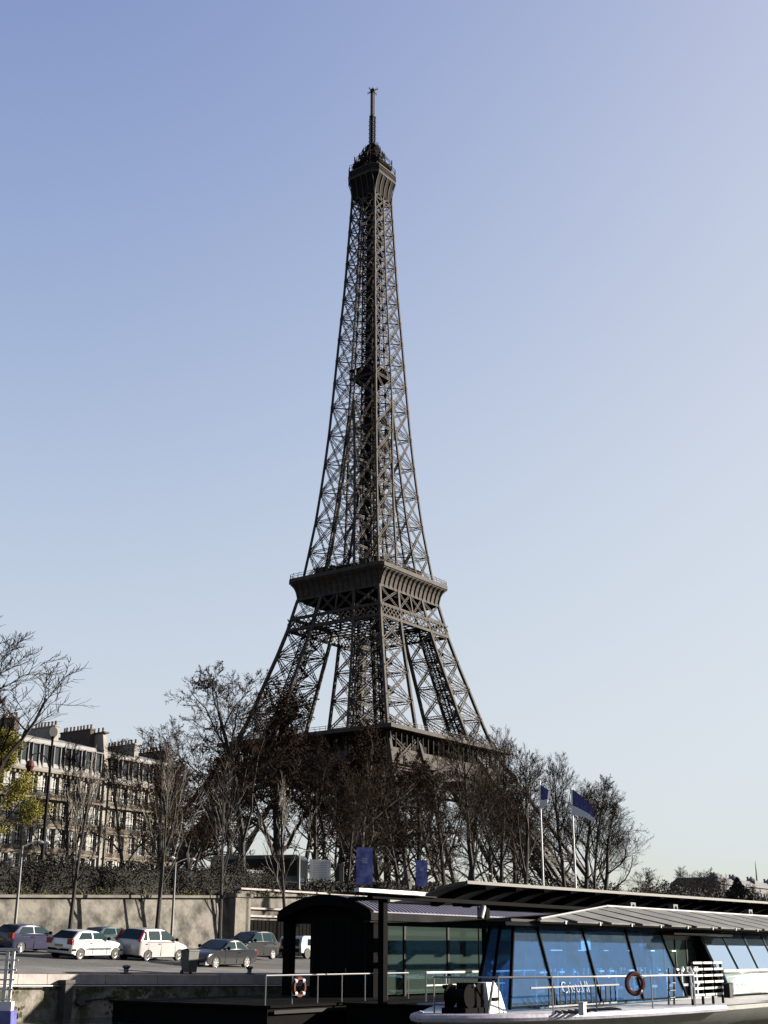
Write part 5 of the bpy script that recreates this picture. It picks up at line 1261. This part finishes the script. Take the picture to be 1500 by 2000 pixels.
mb = RB(BB); mb.slab([gpt(tt2[0][0]+.4, 1.2, -.03), gpt(tt2[-1][0], 1.2, -.03), gpt(tt2[-1][0], 1.93, -.03), gpt(tt2[0][0]+.4, 1.93, -.03)], .03); mb.build('lower_glazing', M['ripple_glass'], bt)
# dark entrance between the two blocks
e0, e1 = lines[-1](1.3), tt2[0][0]
mb = RB(BB); mb.box(e0-.2, e1+1.6, mB+1.25, mB+1.35, 1.16, 3.2); mb.box(e0-.2, e1+1.2, mB+.2, mB+1.25, 3.14, 3.2); mb.slab([(e1+.5, mB+1.3, 1.16), (e1+.15, mB+.1, 1.16), (tt2[0][1]+.02, mT+.34, 3.2), (tt2[0][1]+.3, mB+1.3, 3.2)], .05); mb.build('entrance_wall', M['black'], bt)
mb = RB(BB)
for i, t in enumerate(np.linspace(e0+.1, e1+.2, 5)): mb.box(t, t+.07, mB+1.16, mB+1.25, 1.16, 3.14)
mb.box(e0, e1+.3, mB+1.17, mB+1.24, 3.0, 3.14); mb.build('door_frame', M['darkgrey'], bt)
mb = RB(BB); ts_ = np.linspace(e0+.1, e1+.2, 5)
for a, b in zip(ts_[:-1], ts_[1:]): mb.box(a+.08, b-.01, mB+1.19, mB+1.21, 1.2, 2.99)
mb.build('door_glass', M['hut_glass'], bt)
# roof: dark base plate with white panels
mb = RB(BB); T0 = lines[0](zT)-.6
mb.box(T0, 82, mT-.35, 22.9, 3.29, 3.38); mb.build('roof_plate', M['black'], bt)
mb = RB(BB); mb.slab([(T0, mT-.3, 3.37), (nt[0]-.2, nt[1], 3.37), (36.9, 22.7, 3.37), (37.5, mT, 3.37)], .08); mb.build('nose_roof', M['darkgrey'], bt)
mb = RB(BB); mb.box(T0-.5, 82, mT-.42, mT-.351, 3.27, 3.36); mb.build('roof_edge', M['black'], bt)
rt = at_m(1190, 1782, 20.6)[0]; ra = at_m(1018, 1799, 19.0)[0]
def roof_p(t, k):                                # k 0 near eave .. 1 ridge
    m = mT-.62+(20.7-mT+.62)*k; zr_ = 3.44+.60*k; return np.array([t, m, zr_])
mb = RB(BB); t = ra
while t < 81:
    step = 2.15 if t > rt-1 else 1.9; w_ = step-.30; sk = 1.35*min(1, max(0, (t-ra)/(rt-ra)))
    kq = lambda q: min(1, max(.04, (q-ra)/(rt-ra)))
    P_ = [roof_p(t+sk, 0), roof_p(t+sk+w_, 0), roof_p(t+w_, kq(t+w_)), roof_p(t, kq(t))]
    mb.slab(P_, .05); t += step
pa = mb.build('roof_panels', M['awning'], bt)
mb = RB(BB); t = ra+.2
mb.slab([roof_p(ra, 0)-[0, 0, .07], roof_p(82, 0)-[0, 0, .07], roof_p(82, 1)-[0, 0, .07], roof_p(rt, 1)-[0, 0, .07]], .03); mb.slab([roof_p(rt, 1)-[0, 0, .1], roof_p(82, 1)-[0, 0, .1], (82, 22.9, 3.42), (ra+1, 22.9, 3.42)], .03); mb.build('roof_underlay', M['black'], bt, fixn=True)
mb = RB(BB); mb.tube([roof_p(rt, 1)+[0, 0, .03], roof_p(82, 1)+[0, 0, .03]], .05, 6); mb.tube([roof_p(ra, 0)+[0, 0, .02], roof_p(rt, 1)+[0, 0, .03]], .04, 6)
t = ra+1.4
while t < 80: p = roof_p(t, 0); mb.box(t, t+.06, p[1]-.03, p[1]+.03, 3.34, 3.43); t += 2.15
mb.build('roof_trim', M['steel'], bt)
# name on the glass
cu = bpy.data.curves.new('name_text', 'FONT'); cu.body = 'Cristal II'; cu.size = .40; cu.extrude = .004; cu.shear = .15; cu.offset = -.004
to = bpy.data.objects.new('tmp', cu); COL.objects.link(to); dg = bpy.context.evaluated_depsgraph_get(); me = bpy.data.meshes.new_from_object(to.evaluated_get(dg)); bpy.data.objects.remove(to)
me.name = 'boat_name'; a = on_glass(1098, 1940); b_ = on_glass(1152, 1938); wtx = max(v.co.x for v in me.vertices); sc_ = np.linalg.norm(b_-a)/wtx
no = bpy.data.objects.new('boat_name', me); COL.objects.link(no); no.parent = bt; me.materials.clear(); me.materials.append(mat('name_lettering', (.38, .48, .62), .8, spec=.1))
s_ = math.atan((mT-mB)/(zT-zB)); p = gpt(a[0], a[2], .03)-np.array(BB); no.location = p; no.rotation_euler = (PI/2-s_, 0, 0); no.scale = (sc_, sc_, 1)
# deck gear on the boat
rail('low tubular railing along the near edge of the boat deck', 'boat_railing', [(31.6, 16.3, 1.10), (34, 15.85, 1.10), (36.4, 15.65, 1.10)], .88, 2.3, mids=0)
g0 = (36.4, 15.65, 1.10); g1 = at_m(1350, 1926, 15.9); rl_ = rail('boarding gangway handrail sloping up to the slatted gate', 'gangway_railing', [g0, (g1[0], 15.9, 1.32)], .86, 1.3, r=.034, mids=1, m=M['white'])
base = tuple(at_m(1240, 1921, 15.55)); lr = root('life_ring', 'dark red life ring hanging on the boat railing below the blue windows', 'life ring', base)
mb = RB(base); mb.torus(base, .245, .065, (.55, .83, 0)); mb.build('ring', M['red'], lr, smooth=True)
mb = RB(base)
for a_ in (.7, 2.3, 3.9, 5.4): mb.torus((base[0]+.2*math.cos(a_)*.8, base[1]-.13*math.cos(a_), base[2]+.245*math.sin(a_)), .05, .03, (math.sin(a_), 0, math.cos(a_)), 8, 5)
mb.build('bands', M['ringband'], lr)
# slatted gate
x0, x1 = at_m(1350, 1905, 16.0)[0], at_m(1409, 1905, 16.0)[0]; zt_, zb_ = at_m(1380, 1880, 16.0)[2], 1.14
base = (x0, 16.0, 1.12); sg_ = root('slatted_gate', 'white barred gate rack standing on the boat deck before the dark entrance', 'gate', base)
for i in range(4): t = x0+(x1-x0)*i/3; mb = RB(base); mb.box(t-.03, t+.03, 15.98, 16.04, zb_, zt_); mb.build('upright', M['black'], sg_)
for j in range(6):
    z = zb_+.28+(zt_-zb_-.28)*j/5
    for i in range(3): mb = RB(base); mb.box(x0+(x1-x0)*i/3+.05, x0+(x1-x0)*(i+1)/3-.05, 15.93, 15.978, z-.035, z+.025); mb.build('slat', M['deck'], sg_)
base = tuple(at_m(1424, 1926, 15.7)); bo = root('deck_bollard', 'small dark deck post beside the slatted gate', 'bollard', (base[0], 15.75, 1.30))
mb = MB(); mb.box(-.10, .10, -.1, .1, 0, .40); mb.box(.11, .17, -.1, .1, 0, .42); mb.build('post', M['darkgrey'], bo)
# ladder resting against the cabin
a, b_ = at_m(1036, 1920, 17.7), at_m(1208, 1917, 17.7); base = (a[0], 17.7, 1.13)
ld = root('ladder', 'thin grey ladder lying on edge against the foot of the blue windows', 'ladder', base)
mb = RB(base); mb.box(a[0], b_[0], 17.68, 17.72, 1.68, 1.72); mb.box(a[0]+.9, b_[0]-.2, 17.68, 17.72, 1.20, 1.24); mb.build('stiles', M['grey'], ld)
n_r = 14
for i in range(n_r): t = a[0]+.95+(b_[0]-a[0]-1.2)*i/(n_r-1); mb = RB(base); mb.box(t, t+.03, 17.685, 17.715, 1.24, 1.68); mb.build('rung', M['darkgrey'], ld)
base = tuple(at_m(1120, 1963, 16.4)); base = (base[0], base[1], 1.13); rp = root('rope_coil', 'dark mooring rope laid in loops on the boat side deck', 'rope', base)
mb = RB(base)
pts = [(base[0]-.6+.05*i, 16.4+.28*math.sin(i*.9), 1.17+.02*math.sin(i*1.7)) for i in range(60)]; mb.tube(pts, .028, 5)
mb.build('loops', M['rope'], rp)
base = (at_m(1137, 1960, 15.8)[0], 15.8, 1.12); cl = root('deck_cleat', 'small white post on the boat side deck by the rope', 'cleat', base)
mb = RB(base); mb.box(base[0]-.07, base[0]+.07, 15.73, 15.87, 1.12, 1.40); mb.box(base[0]-.09, base[0]+.09, 15.71, 15.89, 1.40, 1.43); mb.build('post', M['white'], cl)
# bow gear
def bow(px, py, m): t = at_m(px, py, m)[0]; return (t, m, 1.13)
b0 = bow(952, 1950, 18.25); wc = root('bow_cowl', 'white steel cowl on the bow deck in front of the blue cabin', 'cowl', b0)
mb = RB(b0); x, y = b0[0], b0[1]
mb.grid([[(x-.38, y-.3, 1.13), (x+.42, y-.3, 1.13), (x+.42, y+.4, 1.13), (x-.38, y+.4, 1.13)], [(x-.30, y-.2, 1.62), (x+.30, y-.2, 1.62), (x+.32, y+.32, 1.62), (x-.3, y+.32, 1.62)], [(x-.2, y-.1, 1.85), (x+.2, y-.1, 1.85), (x+.2, y+.2, 1.85), (x-.2, y+.2, 1.85)]], closed=True)
mb.f.append((8, 9, 10, 11)); mb.build('shell', mat('cowl_paint', (.62, .62, .64), .6, 0, (.9, .9, .92), 2.5, contrast=(.3, .6)), wc, fixn=True)
mb = RB(b0); mb.box(x-.18, x+.12, y-.29, y-.24, 1.42, 1.5); mb.build('slot', M['black'], wc)
b1 = bow(905, 1958, 18.3); wn_ = root('anchor_winch', 'black anchor winch with two drums on the bow deck', 'winch', b1)
mb = RB(b1); x, y = b1[0], b1[1]
mb.box(x-.45, x+.45, y-.35, y+.35, 1.13, 1.28); mb.lathe([(.28, -.3), (.28, -.26), (.16, -.24), (.16, .24), (.28, .26), (.28, .3)], 16, (x-.15, y, 1.55), 'y'); mb.box(x+.15, x+.5, y-.3, y+.3, 1.28, 1.85); mb.lathe([(.12, 1.13), (.12, 1.7), (.17, 1.72), (.17, 1.8)], 12, (x+.05, y+.45, 0)); mb.build('drums', M['black'], wn_, smooth=True)
mb = RB(b1); mb.tube([(x+.5, y-.4, 1.13), (x+.62, y-.5, 1.9)], .04, 6); mb.lathe([(.02, 0), (.05, .03), (.02, .08)], 8, (x+.0, y-.32, 1.75)); mb.build('brake_lever', M['steel'], wn_)
rail('thin tubular rail round the bow of the boat', 'bow_railing', [(28.4, 19.2, 1.12), (28.9, 17.6, 1.12), (30.2, 16.8, 1.12), (31.6, 16.3, 1.12)], .86, 1.6, mids=0)
# bicycle leaning by the gangway
bx = at_m(1300, 1930, 16.9)[0]; base = (bx, 16.9, 1.13); bi = root('folded_steps', 'folded aluminium steps propped on the deck beside the gangway', 'steps', base)
mb = RB(base)
for dx in (0, .38): mb.tube([(bx-.35+dx, 16.6, 2.15), (bx+.15+dx, 16.9, 1.13)], .03, 6)
for k in (.2, .4, .6, .8): mb.box(bx-.35+.5*k, bx+.03+.5*k, 16.6+.3*k-.05, 16.6+.3*k+.05, 2.15-1.02*k-.015, 2.15-1.02*k+.015)
mb.build('frame', M['grey'], bi)
# white railing end of the moored boat at the left edge
t, m, z = at_d(8, 1956, 30.); base = (t, m, z)
wr_ = thing('white_rail_end', 'end of a white barred railing on a blue bulwark at the lower left edge', 'railing', t, m, z, -PHI)
mb = MB()
for x in (-1.2, -.75, -.30, -.02, .11): mb.box(x-.032, x+.032, -.03, .03, 0, 1.08)
mb.build('uprights', M['white'], wr_); mb = MB()
for j in range(6): mb.box(-1.4, .26-.02*j, -.055, -.031, 1.05-j*.205, 1.085-j*.205)
mb.box(-1.4, .27, -.06, .06, 1.085, 1.12); mb.build('bars', M['white'], wr_)
mb = MB(); mb.box(-1.5, .20, -.12, .12, -.18, 0); mb.build('sill', M['white'], wr_)
mb = MB(); mb.box(-1.6, .24, -.3, .14, -.20, -.18); mb.prism([(-1.6, -.2), (.26, -.2), (.34, -1.7), (-1.6, -1.7)], -.32, .16); mb.build('bulwark', M['blue_post'], wr_)
